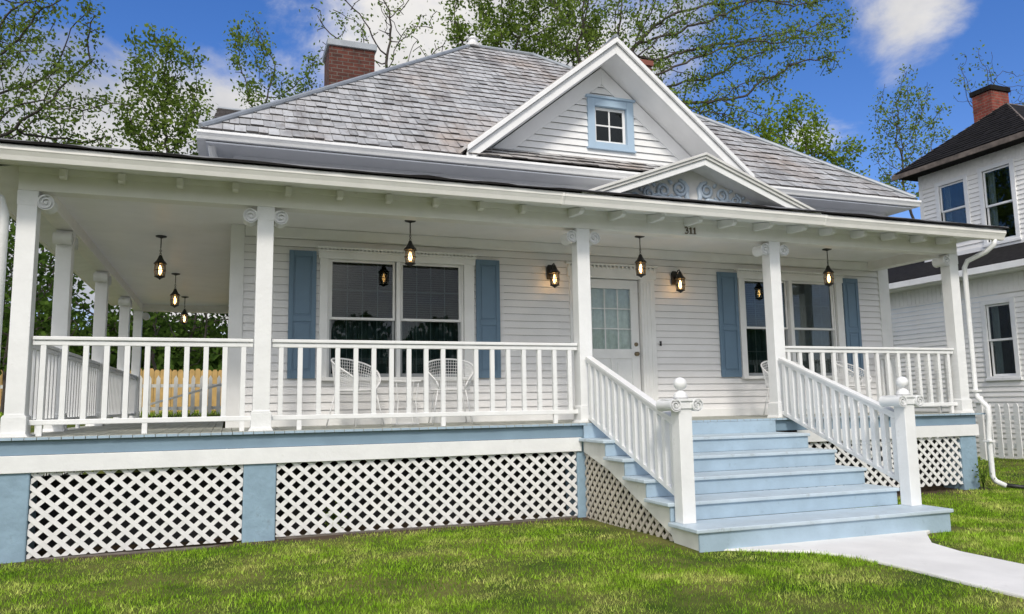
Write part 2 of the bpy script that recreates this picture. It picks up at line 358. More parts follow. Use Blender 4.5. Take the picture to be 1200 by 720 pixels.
def raw_mesh(name, verts, n_per, mat, parent=None, loc=(0,0,0)):
    """verts (k*n_per,3): k separate n-gons"""
    k = len(verts)//n_per; me = D.meshes.new(name)
    me.vertices.add(len(verts)); me.vertices.foreach_set('co', verts.astype(np.float32).ravel())
    me.loops.add(len(verts)); me.loops.foreach_set('vertex_index', np.arange(len(verts), dtype=np.int32))
    me.polygons.add(k); me.polygons.foreach_set('loop_start', np.arange(0, len(verts), n_per, dtype=np.int32))
    me.update(calc_edges=True); me.materials.append(mat)
    o = D.objects.new(name, me); place(o, parent, loc); return o
rg = np.random.default_rng(3)
def in_path(x, y):
    # crude: inside the flared walk
    yl = np.array([q[1] for q in PATH_L])[::-1]; xl = np.array([q[0] for q in PATH_L])[::-1]
    yr = np.array([q[1] for q in PATH_R])[::-1]; xr = np.array([q[0] for q in PATH_R])[::-1]
    w = .03*np.sin(y*17)+.03*np.sin(y*41+1)
    return (y < -2.2) & (x > np.interp(y, yl, xl)+.0+w) & (x < np.interp(y, yr, xr)+.07+1.5*w)
def blades(n, xr, yr, hmin, hmax, wmul):
    x = rg.uniform(*xr, n); y = rg.uniform(*yr, n)
    porch = (y > -.13+.10*np.sin(x*5)*np.sin(x*1.7)) & (x < 12.3) & (x > -.15) & (y < 10.3)
    house = (x > 1.9) & (x < 12.45) & (y > 0)
    steps = (x > 5.75) & (x < 9.05) & (y > -2.5)
    bare = (y > -.55) & (x > -.2) & (x < 12.2) & (rg.random(n) < np.clip((y+.55)/.45, 0, 1)*.75)
    bare |= (x > 5.0) & (x < 5.95) & (y > -2.3) & (rg.random(n) < np.clip((x-5.0)/.8, 0, 1)*.8)
    clump = np.sin(x*3.1+np.sin(y*2.3)*1.3)*np.sin(y*3.7+np.sin(x*1.9))
    thin = rg.random(n) < np.clip(-.15-clump*.5, 0, .5)
    ok = ~(porch | house | steps | bare | thin | in_path(x, y)); x, y, clump = x[ok], y[ok], clump[ok]; n = len(x)
    z = ground_z(x, y)-.004; h = rg.uniform(hmin, hmax, n)*(1+.25*clump); a = rg.uniform(0, 2*np.pi, n); w = h*wmul*rg.uniform(.7, 1.3, n)
    lean = rg.uniform(.1, 1.1, n)*h; b = a + rg.uniform(.8, 2.3, n)
    p0 = np.stack([x-np.cos(a)*w, y-np.sin(a)*w, z], 1); p1 = np.stack([x+np.cos(a)*w, y+np.sin(a)*w, z], 1)
    p2 = np.stack([x+np.cos(b)*lean, y+np.sin(b)*lean, z+h], 1)
    return np.stack([p0, p1, p2], 1).reshape(-1, 3)
gv = np.concatenate([blades(230000, (-1.2, 9.5), (-7.2, -3.0), .013, .036, .085), blades(190000, (-1.5, 12.5), (-3.4, .1), .013, .036, .11),
                     blades(90000, (8, 19), (-3.5, 6.5), .02, .05, .12), blades(25000, (-4, 4), (10.2, 20), .05, .12, .12)])
tag(raw_mesh('lawn_grass', gv, 3, GRASS), 'short mown green and yellowish grass on the lawn', 'grass', kind='stuff')

# ------------------------------------------------------------------ HOUSE
GZ = -1.085
house = thing('house', 'white clapboard cottage with wraparound porch, blue shutters, blue steps and grey hip roof', 'house', (6.5, 1.6, GZ))
H = house
def hp(name, mb, mat, bevel=0, parent=None, smooth=False, loc=(0,0,0), label=None):
    return mesh_obj(name, mb, mat, parent or H, loc, bevel, smooth, label=label)
def front_polys(x0, x1, z0, z1, ops):
    out = []; x = x0
    for (a, b, c, d) in sorted(ops):
        out.append([(x,z0),(a,z0),(a,z1),(x,z1)])
        if c > z0+1e-6: out.append([(a,z0),(b,z0),(b,c),(a,c)])
        if d < z1-1e-6: out.append([(a,d),(b,d),(b,z1),(a,z1)])
        x = b
    out.append([(x,z0),(x1,z0),(x1,z1),(x,z1)]); return out
WY = 1.6
OPS = [(3.11,4.92,.60,2.13),(6.70,7.64,0.0,2.03),(9.47,11.28,.60,2.13)]
w = MB()
courses(w, (0,WY,0), (1,0,0), (0,0,1), (0,-1,0), front_polys(1.97, 12.38, .02, 2.5, OPS), .098, .021)
hp('front_wall', w, SIDE)
w = MB()
courses(w, (1.97,0,0), (0,1,0), (0,0,1), (-1,0,0), [[(1.6,-.9),(10.7,-.9),(10.7,3.42),(1.6,3.42)]], .098, .021)
courses(w, (12.38,0,0), (0,1,0), (0,0,1), (1,0,0), [[(1.6,-.9),(10.7,-.9),(10.7,3.42),(1.6,3.42)]], .098, .021)
courses(w, (0,10.7,0), (1,0,0), (0,0,1), (0,1,0), [[(1.97,-.9),(12.38,-.9),(12.38,3.42),(1.97,3.42)]], .098, .021)
hp('side_wall', w, SIDE)
w = MB(); w.box(1.95, 12.4, WY, WY+.05, 2.5, 3.45); w.box(1.93, 12.42, WY-.012, WY-.002, 3.06, 3.20); hp('frieze_wall', w, TRIM, .003)
w = MB(); w.box(2.0, 12.35, 1.72, 10.6, GZ-.05, -.02); hp('foundation', w, BRICK)
w = MB(); w.box(1.93, 2.09, WY-.03, WY-.001, .0, 2.494); w.box(1.93, 1.968, WY-.001, WY+.16, -.02, 2.494); hp('corner_board', w, TRIM, .003)
w = MB(); w.box(12.2, 12.42, WY-.03, WY-.001, .0, 2.494); w.box(12.384, 12.42, WY-.001, WY+.16, -.02, 2.494); hp('corner_board', w, TRIM, .003)
w = MB(); w.box(2.095, 6.49, WY-.035, WY-.014, .0, .11); w.box(7.88, 12.195, WY-.035, WY-.014, .0, .11); hp('base_board', w, TRIM, .003)
w = MB(); w.box(2.095, 12.195, WY-.05, WY-.014, 2.36, 2.494); hp('wall_crown', w, TRIM, .01)
# dark rooms behind the glass
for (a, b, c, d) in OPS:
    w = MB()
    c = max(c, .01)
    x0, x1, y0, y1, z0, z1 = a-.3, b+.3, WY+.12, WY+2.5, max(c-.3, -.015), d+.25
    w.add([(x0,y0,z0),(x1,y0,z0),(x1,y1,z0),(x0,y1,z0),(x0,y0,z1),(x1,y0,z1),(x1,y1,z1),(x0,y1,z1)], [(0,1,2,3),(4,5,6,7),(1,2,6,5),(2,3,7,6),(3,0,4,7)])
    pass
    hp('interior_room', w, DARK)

REFL_BAND = M('reflection_taupe', (.17,.16,.14), .7, .25, 2.5)  # taupe bands standing in for a reflection in the upper sashes
# ---- windows of the porch wall
def porch_window(x0, x1, s1, s2, sill):
    """x0..x1 casing; s1,s2 = (left,right) of the two sashes"""
    zt, zb = 2.10, .64; a, b = s1[0]-.03, s2[1]+.03
    w = MB(); y = WY-.045
    w.box(x0, a, y, WY-.001, .60, 2.12); w.box(b, x1, y, WY-.001, .60, 2.12)
    w.box(x0-.02, x1+.02, y-.004, WY-.001, 2.12, 2.205); w.box(x0-.03, x1+.03, y-.02, WY-.001, 2.205, 2.23); w.box(x0-.045, x1+.045, y-.05, WY-.001, 2.245, 2.27)
    k = x0-.025
    while k < x1: w.box(k, k+.025, y-.035, WY-.002, 2.23, 2.245); k += .05
    w.box(x0-.02, x1+.02, y-.05, WY-.001, .555, .60)
    w.box(s1[1]+.012, s2[0]-.012, y+.01, WY+.08, .60, 2.12)
    w.box(a-.001, s1[0], WY+.001, WY+.09, .60, 2.12); w.box(s2[1], b+.001, WY+.001, WY+.09, .60, 2.12); w.box(a, b, WY+.001, WY+.09, 2.121, 2.16); w.box(a, b, WY+.001, WY+.09, .57, .60)
    win = hp('window', w, TRIM, .004)
    for (p, q) in (s1, s2):
        for nm, lo, hi, yy, rails in (('upper_sash', 1.34, 2.12, WY+.02, (.03, .03)), ('lower_sash', .60, 1.375, WY+.052, (.05, .035))):
            f = MB(); t = .03
            f.box(p, p+t, yy, yy+.03, lo, hi); f.box(q-t, q, yy, yy+.03, lo, hi); f.box(p+t, q-t, yy, yy+.03, lo, lo+rails[0]); f.box(p+t, q-t, yy, yy+.03, hi-rails[1], hi)
            sh = hp(nm, f, SASH if nm == 'lower_sash' else TRIM, .002, win)
            gl = MB(); gl.box(p+t, q-t, yy+.012, yy+.016, lo+rails[0], hi-rails[1]); hp('pane', gl, GLASS, 0, win)
            gr = MB()
            for i in (1,2,3):
                xx = p+t+(q-p-2*t)*i/4; gr.box(xx-.006, xx+.006, yy+.018, yy+.024, lo+rails[0], hi-rails[1])
            zz = (lo+hi)/2; gr.box(p+t, q-t, yy+.0185, yy+.0235, zz-.006, zz+.006)
            hp('muntin_grid', gr, GRID, 0, win)
        rb = MB(); rb.box(p+.001, q-.001, WY+.012, WY+.02, 1.345, 1.372); hp('meeting_rail', rb, TRIM, .002, win)
        cu = MB(); n = 60; pts = []
        for i in range(n+1): pts.append((p-.02+(q-p+.04)*i/n, WY+.2+.016*math.sin(i*.9)+.008*math.sin(i*2.3)))
        for i in range(n):
            (u0,y0),(u1,y1) = pts[i], pts[i+1]
            cu.add([(u0,y0,.5),(u1,y1,.5),(u1,y1,1.38),(u0,y0,1.38)], [(0,1,2,3)])
        hp('curtain', cu, CURT, 0, win, smooth=True)
        bl = MB()
        for i in range(26): zz = 1.36+.03*i; bl.add([(p-.02,WY+.135,zz),(q+.02,WY+.135,zz),(q+.02,WY+.155,zz+.024),(p-.02,WY+.155,zz+.024)], [(0,1,2,3)])
        hp('reflection_slats', bl, REFL_BAND, 0, win)  # slats added behind the upper glass to read as reflected bands
    return win
porch_window(3.01, 5.06, (3.14,3.985), (4.06,4.89), 0)
porch_window(9.37, 11.40, (9.50,10.32), (10.41,11.24), 0)
def shutter(x0, x1):
    w = MB(); z0, z1 = .585, 2.205; y = WY-.048; t = .055
    w.box(x0, x1, y+.012, WY-.016, z0, z1)
    w.box(x0, x0+t, y, y+.012, z0, z1); w.box(x1-t, x1, y, y+.012, z0, z1)
    for a, b in ((z0, z0+.1), (1.30, 1.375), (z1-.075, z1)): w.box(x0+t, x1-t, y, y+.012, a, b)
    for a, b in ((z0+.1, 1.30), (1.375, z1-.075)): w.box(x0+t+.022, x1-t-.022, y+.003, y+.012, a+.022, b-.022)
    return hp('shutter', w, SHUT, .004)
for a, b in ((2.63,2.965),(5.09,5.43),(8.985,9.345),(11.425,11.735)): shutter(a, b)

# ---- front door
w = MB(); y = WY-.04
w.box(6.49, 6.70, y, WY-.001, 0, 2.03); w.box(7.64, 7.87, y, WY-.001, 0, 2.03)
for xa in (6.54, 6.60, 6.655, 7.685, 7.74, 7.80): w.box(xa-.012, xa+.012, y-.008, y, .18, 1.98)
w.box(6.46, 7.90, y-.006, WY-.001, 2.03, 2.19); w.box(6.43, 7.93, y-.03, WY-.001, 2.21, 2.24)
k = 6.47
while k < 7.88: w.box(k, k+.03, y-.022, WY-.002, 2.165, 2.21); k += .066
w.box(6.68, 6.70, WY+.001, WY+.1, 0, 2.03); w.box(7.64, 7.66, WY+.001, WY+.1, 0, 2.03); w.box(6.70, 7.64, WY+.001, WY+.1, 2.031, 2.06)
hp('door_casing', w, TRIM, .004)
w = MB(); yd = WY+.03; a, b = 6.715, 7.625; g0, g1, h0, h1 = 6.86, 7.495, 1.0, 1.885
w.box(a, g0, yd, yd+.045, .03, 2.02); w.box(g1, b, yd, yd+.045, .03, 2.02); w.box(g0, g1, yd, yd+.045, h1, 2.02); w.box(g0, g1, yd, yd+.045, .86, h0); w.box(g0, g1, yd, yd+.045, .03, .2)
w.box(7.15, 7.205, yd, yd+.045, .2, .86)
for p, q in ((g0, 7.15), (7.205, g1)):
    w.box(p, q, yd+.016, yd+.04, .2, .86); w.box(p+.05, q-.05, yd+.006, yd+.016, .25, .81)
for i in (1,2):
    xx = g0+(g1-g0)*i/3; w.box(xx-.008, xx+.008, yd+.004, yd+.012, h0, h1)
    zz = h0+(h1-h0)*i/3; w.box(g0, g1, yd+.0045, yd+.0115, zz-.008, zz+.008)
door = hp('front_door', w, WHITE, .003)
w = MB(); w.box(g0, g1, yd+.013, yd+.018, h0, h1); hp('door_glass', w, glass_mat('door_glass_clear', (.93,.96,.95), .0), 0, door)
w = MB()
for i in range(40):
    u0, u1 = g0-.02+.675*i/40, g0-.02+.675*(i+1)/40
    w.add([(u0,yd+.06+.006*math.sin(i),.98),(u1,yd+.06+.006*math.sin(i+1),.98),(u1,yd+.06+.006*math.sin(i+1),1.9),(u0,yd+.06+.006*math.sin(i),1.9)], [(0,1,2,3)])
hp('door_curtain', w, M('door_curtain_sage', (.72,.78,.76), .9, .1, 20), 0, door, smooth=True)
w = MB(); w.lathe([(.005,-.06),(.028,-.052),(.032,-.035),(.014,-.02),(.014,-.004),(.032,0)], (7.565, yd, .93), 16, 'y'); hp('door_knob', w, BRASS, 0, door, True)
w = MB(); w.lathe([(.01,-.022),(.028,-.018),(.03,0)], (7.565, yd, 1.07), 16, 'y'); hp('deadbolt', w, BRASS, 0, door, True)
w = MB(); w.box(6.69, 7.65, WY-.07, WY+.1, .002, .028); hp('door_sill', w, DECK, .003)
w = MB(); w.box(7.935, 7.965, WY-.03, WY-.015, 1.05, 1.12); hp('doorbell', w, METAL, .003)

# ---- porch floor
w = MB(); x = -.1
while x < 12.2:
    wd = .098; jit = rnd.uniform(-.008, .006); dz = rnd.uniform(-.002, .002)
    x1 = min(x+wd, 12.2); yb = 10.25 if x1 < 1.96 else WY-.002
    w.box(x+.002, x1-.001, -.1+jit, yb, -.028+dz, 0+dz); x += wd+.002
hp('porch_floor', w, DECK, .002)
w = MB(); w.box(-.06, 12.15, -.06, -.035, -.165, -.03); w.box(-.075, -.045, -.05, 10.2, -.165, -.03); w.box(12.135, 12.165, -.05, WY, -.165, -.03); hp('fascia_board', w, BLUE, .003)
w = MB()
for i in range(124): 
    xx = -.098+.1*i; w.box(xx+.003, xx+.096, -.1095+rnd.uniform(-.003,.003), -.1075, -.027, -.003)
hp('floor_board_end', w, STEP)
w = MB(); w.box(-.08, 5.84, -.085, -.06, -.325, -.167); w.box(8.95, 12.17, -.085, -.06, -.325, -.167); w.box(-.08,-.05,-.07,10.2,-.325,-.167); w.box(12.14,12.17,-.07,WY,-.325,-.167); w.box(8.62, 8.95, -.085, -.06, -.325, -.19)
hp('skirt_board', w, WHITE, .004)
def pier(x0, x1, y0=-.06, y1=.3, mat=PIERB):
    w = MB(); w.box(x0, x1, y0, y1, GZ-.15, -.167); return hp('foundation_pier', w, mat, .012)
pier(-.06, .257); pier(2.116, 2.432); pier(5.79, 5.94, -.06); pier(11.83, 12.13)
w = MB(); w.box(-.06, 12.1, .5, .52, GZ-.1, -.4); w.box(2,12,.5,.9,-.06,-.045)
hp('crawl_space_shade', w, DARK)  # near-black sheets standing in for the shade under the porch floor
def lattice(mb, conv, frame, thick=.009, pitch=.101, wid=.040, ang=R(42)):
    xs = [p[0] for p in conv]; ys = [p[1] for p in conv]; cx, cy = sum(xs)/len(xs), sum(ys)/len(ys); L = max(max(xs)-min(xs), max(ys)-min(ys))*1.6+1
    for s, dep in ((-1, 0), (1, thick+.002)):
        d = (math.cos(ang), s*math.sin(ang)); n = (-d[1], d[0])
        k = int(L/pitch)+1
        for i in range(-k, k+1):
            off = i*pitch+.03*s
            jw = wid*rnd.uniform(.93, 1.07)
            c = (cx+n[0]*off, cy+n[1]*off)
            q = [(c[0]+d[0]*t+n[0]*u, c[1]+d[1]*t+n[1]*u) for t, u in ((-L,-jw/2),(L,-jw/2),(L,jw/2),(-L,jw/2))]
            q = clip_poly(q, conv)
            if len(q) < 3: continue
            A = [frame(u, v, dep) for u, v in q]; B = [frame(u, v, dep+thick) for u, v in q]; m = len(q)
            mb.add(A+B, [tuple(range(m)), tuple(range(2*m-1, m-1, -1))]+[(j, (j+1) % m, m+(j+1) % m, m+j) for j in range(m)])
fr = lambda u, v, d: (u, -.045+d, v)
for x0, x1, zb0, zb1 in ((.26, 2.113, -1.10, -1.07), (2.436, 5.787, -1.06, -1.06), (8.4, 11.827, -1.01, -1.0)):
    w = MB(); lattice(w, [(x0,zb0),(x1,zb1),(x1,-.327),(x0,-.327)], fr)
    hp('lattice_panel', w, LATT)
w = MB(); lattice(w, [(.3,-1.1),(10,-.2),(10,-.167),(.3,-.167)], lambda u, v, d: (-.04+d, u, v)); hp('lattice_panel', w, LATT)
w = MB(); w.box(-.1, 2.1, -.04, .02, -1.19, -1.10); w.box(2.44, 5.78, -.035, .02, -1.15, -1.062); hp('footing_edge', w, M('old_concrete', (.16,.14,.12), .9, .3, 8, .4, 30), .01)

# ---- porch beams, ceiling, soffit, brackets
w = MB(); w.box(-.0, 12.15, .001, .18, 2.35, 2.60); w.box(0, .18, .18, 10.15, 2.352, 2.60); w.box(.18, 1.95, 9.97, 10.15, 2.352, 2.60); w.box(11.97, 12.15, .18, WY-.05, 2.352, 2.60)
w.box(.0, 12.15, -.012, .001, 2.52, 2.59)
hp('porch_beam', w, BEAMW, .006)
w = MB(); w.add([(.18,.18,2.496),(11.97,.18,2.496),(11.97,WY,2.496),(.18,WY,2.496),(1.96,WY,2.496),(1.96,9.97,2.496),(.18,9.97,2.496)], [(0,1,2,3),(3,4,5,6)])
hp('porch_ceiling', w, CEIL)
w = MB()
w.slab([(-.44,-.44,2.505),(12.45,-.44,2.505),(12.45,.0,2.585),(-.44,.0,2.585)], (0,0,.012)); w.slab([(-.44,-.0,2.505),(-.0,0,2.585),(-.0,10.5,2.585),(-.44,10.5,2.505)], (0,0,.012)); w.slab([(12.151,0,2.585),(12.45,0,2.585),(12.45,1.5,2.585),(12.151,1.5,2.585)], (0,0,.012))
hp('porch_soffit', w, TRIM)
BX = [.39,.90,1.43,1.96,2.49,3.03,3.565,4.10,4.64,5.16, 5.80,6.35,6.89,7.43,7.94,8.5,9.05,9.6,10.15,10.7,11.25,11.75]
for i, bx in enumerate(BX):
    L = .13 if bx < 5.5 else (.36 if bx < 9.3 else .26)
    w = MB(); w.prism([(-.011,2.578),(-.011,2.475),(-.03,2.468),(-L+.04,2.452 if L > .2 else 2.47),(-L,2.475),(-L,2.578-.18*L)], 'x', bx-.03, bx+.03)
    hp('rafter_tail', w, BEAMW if bx < 5.5 else TRIM, .004)
GP = lambda y0, z0: [(y0+.1,z0+.14),(y0+.1,z0),(y0+.045,z0),(y0+.028,z0+.045),(y0+.008,z0+.08),(y0,z0+.09),(y0,z0+.132),(y0+.012,z0+.14)]
w = MB()
w.prism(GP(-.54, 2.494), 'x', -.54, 5.5); w.prism(GP(-.546, 2.49), 'x', 5.503, 9.25); w.prism(GP(-.54, 2.486), 'x', 9.253, 12.5)
w.prism([(x-.0, z) for x, z in [(-.44,2.634),(-.44,2.494),(-.495,2.494),(-.512,2.539),(-.532,2.574),(-.54,2.584),(-.54,2.63)]], 'y', -.43, 10.4)
for xs in (5.47, 9.22): w.prism([(y-.004, z-.003) if y < -.46 else (y, z-.003) for y, z in GP(-.546, 2.49)], 'x', xs, xs+.03)
hp('porch_gutter', w, BEAMW, .004)
w = MB()
def zr(d): return 2.645+.18*d
w.slab([(-.56,-.565,zr(0)),(12.52,-.565,zr(0)),(12.52,WY,zr(2.165)),(1.605,WY,zr(2.165))], (0,0,.022))
w.slab([(-.56,-.565,zr(0)),(1.605,WY,zr(2.165)),(1.95,WY,zr(2.5)),(1.95,10.5,zr(2.5)),(-.56,10.5,zr(0))], (0,0,.022))
hp('porch_roof', w, M('galvanised_roof', (.22,.23,.25), .55, .1, 3, .1, 8, metal=.3))
w = MB(); xx = -.575; hz = .02; ov = .0
while xx < 12.53:
    x2 = min(xx+rnd.uniform(.10,.22), 12.53); h2 = .018+.012*math.sin(x2*2.1)*math.sin(x2*5.3)+rnd.uniform(-.004,.006); o2 = rnd.uniform(0,.01)
    z0 = zr(0)-.008; y0, y1 = -.572-ov, -.47
    w.add([(xx,y0,z0),(x2,-.572-o2,z0),(x2,y1,zr(.1)),(xx,y1,zr(.1)),(xx,y0,z0+hz),(x2,-.572-o2,z0+h2),(x2,y1,zr(.1)+.028),(xx,y1,zr(.1)+.028)], [(3,2,1,0),(4,5,6,7),(0,1,5,4),(2,3,7,6)])
    xx, hz, ov = x2, h2, o2
w.slab([(-.585,-.58,zr(0)-.006),(-.5,-.58,zr(0)-.006),(-.5,10.5,zr(.07)-.006),(-.585,10.5,zr(0)-.006)], (0,0,.03))
hp('porch_roof_edge', w, BLACKR)

# ---- columns
def volutes(mb, cx, cz, r, y0, y1, spiral_r):
    e = .028
    prof = [(r*.91, y0+e), (r*.91, y0), (r, y0), (r*.97, y0+.02), (r*.86, (y0+y1)/2), (r*.97, y1-.02), (r, y1), (r*.90, y1), (r*.90, y1-e)]
    mb.lathe(prof, (cx, 0, cz), 28, 'y')
    for yy, sg in ((y0, 1), (y1, -1)):
        sx = 1 if cx > 0 else -1; q = []
        for i in range(50):
            t = i/49; a = (1.75*2*math.pi)*t + math.pi/2; rr = r*(.93-.80*t); th = r*.075*(1-.3*t)
            ca, sa = sx*math.cos(a), math.sin(a)
            q.append([(cx+(rr-th)*ca, yy+sg*e, cz+(rr-th)*sa), (cx+(rr-th)*ca, yy-sg*.001, cz+(rr-th)*sa), (cx+(rr+th)*ca, yy-sg*.001, cz+(rr+th)*sa), (cx+(rr+th)*ca, yy+sg*e, cz+(rr+th)*sa)])
        vs = [p for k in q for p in k]; fs = []
        for i in range(49):
            for k in range(3): fs.append((4*i+k, 4*i+k+1, 4*i+4+k+1, 4*i+4+k))
        mb.add(vs, fs)
        mb.lathe([(r*.16, yy-sg*.003), (r*.16, yy+sg*e)], (cx, 0, cz), 12, 'y')
HW = .0835
def column_set():
    w = MB(); w.box(-HW, HW, -HW, HW, .0, 2.349); c = hp('column', w, WHITE, .005, loc=(2.273, HW+.002, 0))
    b = MB(); b.box(-HW-.018, HW+.018, -HW-.018, HW+.018, .03, .185); b.prism([(-HW-.04,0),(HW+.04,0),(HW+.018,.035),(-HW-.018,.035)], 'y', -HW-.03, HW+.03); b.prism([(-HW-.018,.185),(HW+.018,.185),(HW+.002,.205),(-HW-.002,.205)], 'y', -HW-.012, HW+.012)
    hp('column_base', b, WHITE, .004, c, loc=WL[c])
    k = MB(); k.box(-HW-.004, HW+.004, -HW-.004, HW+.004, 2.205, 2.347)
    volutes(k, -.152, 2.24, .075, -.098, .098, .0085); volutes(k, .152, 2.24, .075, -.098, .098, .0085)
    hp('capital', k, WHITE, 0, c, loc=WL[c])
    return c
col0 = column_set()
for xc in (5.972, 8.816): copy_part(col0, H, (xc, HW+.002, 0))
for yc in (1.9, 4.84, 7.76):
    c = copy_part(col0, H, (HW+.003, yc, 0)); c.rotation_euler.z = R(90)
def corner_column(xc, yc, sides):
    c = D.objects.new('column', col0.data); place(c, H, (xc, yc, 0)); m = c.modifiers.new('edge', 'BEVEL'); m.width = .005; m.segments = 2
    b = D.objects.new('column_base', [o for o in col0.children if o.name.startswith('column_base')][0].data); place(b, c, (xc, yc, 0))
    k = MB(); k.box(-HW-.004, HW+.004, -HW-.004, HW+.004, 2.205, 2.347)
    for s in sides: volutes(k, s*.152, 2.24, .075, -.098, .098, .0085)
    hp('capital', k, WHITE, 0, c, loc=(xc, yc, 0))
corner_column(HW+.003, HW+.002, (1,)); corner_column(12.148-HW, HW+.002, (-1,)); corner_column(HW+.003, 10.06, (1,))

# ---- railings
def railing(p, q, n, feet, lo=(.105,.155), top=(.885,.95), pw=.044, w0=.049):
    p, q = Vector(p), Vector(q); d = q-p; L = d.xy.length
    w = MB(); up = Vector((0,0,1))
    w.beam(p+up*(sum(top)/2+.012), q+up*(sum(top)/2+.012), .085, .035); w.beam(p+up*(top[0]-.001), q+up*(top[0]-.001), .05, .045); w.beam(p+up*(sum(lo)/2), q+up*(sum(lo)/2), .055, lo[1]-lo[0])
    rail = hp('railing', w, WHITE, .006)
    ang = math.atan2(d.y, d.x)
    def bal(z0, z1, sl):
        m = MB(); h = w0/2
        m.add([(-h,-pw/2,z0-h*sl),(h,-pw/2,z0+h*sl),(h,pw/2,z0+h*sl),(-h,pw/2,z0-h*sl),(-h,-pw/2,z1-h*sl),(h,-pw/2,z1+h*sl),(h,pw/2,z1+h*sl),(-h,pw/2,z1-h*sl)],
              [(3,2,1,0),(4,5,6,7),(0,1,5,4),(1,2,6,5),(2,3,7,6),(3,0,4,7)]); return m
    sl = d.z/L; proto = {}
    for i in range(n):
        c = p+d*((i+.5)/n); ft = i in feet; z0 = (0 if ft else lo[1]-.012) if not sl else lo[1]-.02
        if ft not in proto:
            o = mesh_obj('baluster', bal(z0, top[0]-.02, sl), WHITE, rail, c, .003); proto[ft] = o
        else:
            o = proto[ft].copy(); place(o, rail, c)
        o.rotation_euler.z = ang
    return rail
yr = .085
railing((.19,yr,0), (2.18,yr,0), 11, (0,5,10)); railing((2.365,yr,0), (5.88,yr,0), 18, (1,9,16)); railing((8.91,yr,0), (11.97,yr,0), 16, (0,8,15))
for a, b, n in ((.19,1.81,9),(1.99,4.75,15),(4.93,7.67,15),(7.85,9.97,12)): railing((.085,a,0), (.085,b,0), n, (1,n//2))
railing((12.06,.19,0), (12.06,WY-.01,0), 8, (1,6))

# ---- porch steps
NOSE = [-.10,-.72,-1.15,-1.58,-2.01,-2.47]; RISE = .175
STRG = M('stringer_paint', (.68,.68,.64), .6, .12, 5, .15, 30, streak=((.4,.38,.3), 7, .6, .6))
for xs in (5.86, 8.54):
    w = MB()
    pts = [(-.09,-.19),(-.09,-.5)]
    pts = [(-.09,-.20), (NOSE[1]+.05,-.20)]
    for k in range(1, 5): pts += [(NOSE[k]+.05, -RISE*(k+1)-.03), (NOSE[k+1]+.05, -RISE*(k+1)-.03)]
    pts += [(NOSE[5]+.05, GZ-.1), (NOSE[5]+.4, GZ-.1), (NOSE[4]+.06, -1.0), (NOSE[1]+.0, -.50), (-.09,-.335)]
    w.prism(pts, 'x', xs, xs+.045); hp('stair_stringer', w, STRG, .004)
steps = H
for k in range(1, 6):
    x1 = 8.60 if k < 5 else 8.80
    x0 = 5.80
    t = MB(); t.box(x0, x1, NOSE[k], NOSE[k-1]+.02 if k > 1 else -.085, -RISE*k-.036, -RISE*k); hp('stair_tread', t, TREAD, .008, steps)
for k in range(1, 7):
    y = (NOSE[k-1]+.025) if k > 1 else -.115
    x1 = 8.58 if k < 6 else 8.77
    z1 = -RISE*(k-1)-.037 if k > 1 else -.03
    z0 = -RISE*k+.0 if k < 6 else GZ-.08
    r_ = MB(); r_.box(5.84 if k > 1 else 5.86, x1, y, y+.022, z0, z1); hp('stair_riser', r_, STEP, .003, steps)
r_ = MB(); r_.box(8.75, 8.77, NOSE[5]+.05, NOSE[5]+.44, GZ-.08, -RISE*5-.038); hp('stair_riser', r_, STEP, .002, steps)
w = MB(); lattice(w, [(-.08,-1.12),(-.08,-.34),(-.7,-.5),(-2.08,-1.06),(-2.1,-1.12)], lambda u, v, d: (5.875+d, u, v), pitch=.085, wid=.037, ang=R(44)); hp('lattice_panel', w, LATD, label='beige lattice under the porch steps')
w = MB(); w.prism([(-.03,-1.2),(-.03,-.45),(-.6,-.62),(-1.9,-1.12),(-1.9,-1.2)], 'x', 6.5, 6.52); hp('crawl_space_shade', w, DARK)  # dark sheet put in for the shade behind the step lattice
# newels
def newel(xc, yc):
    w = MB(); w.box(-.07, .07, -.07, .07, -RISE*5, .18); o = hp('newel_post', w, WHITE, .006, loc=(xc, yc, 0))
    k = MB(); k.box(-.078, .078, -.085, .085, .17, .262); k.prism([(-.15,.238),(.15,.238),(.15,.252),(.09,.262),(-.09,.262),(-.15,.252)], 'y', -.1, .13)
    volutes(k, -.116, .20, .060, -.105, .16, .0065); volutes(k, .116, .20, .060, -.105, .16, .0065); hp('newel_capital', k, WHITE, 0, o, loc=(xc, yc, 0))
    f = MB(); prof = [(.07,.262),(.068,.275)]+[(.066*math.cos(a), .275+.062*math.sin(a)) for a in np.linspace(.1, 1.15, 8)]+[(.022,.338),(.024,.348)]
    prof += [(.062*math.sin(a), .398-.062*math.cos(a)) for a in np.linspace(.45, math.pi-.02, 14)]
    f.lathe(prof, n=24); hp('ball_finial', f, WHITE, 0, o, True, loc=(xc, yc, 0))
newel(5.935, -2.085); newel(8.66, -2.085)
railing((5.985,-.03,-.13), (5.94,-2.01,-.845), 13, (), lo=(.17,.22), top=(.86,.915), w0=.062, pw=.062); railing((8.79,-.03,-.13), (8.675,-2.01,-.845), 13, (), lo=(.17,.22), top=(.86,.915), w0=.062, pw=.062)

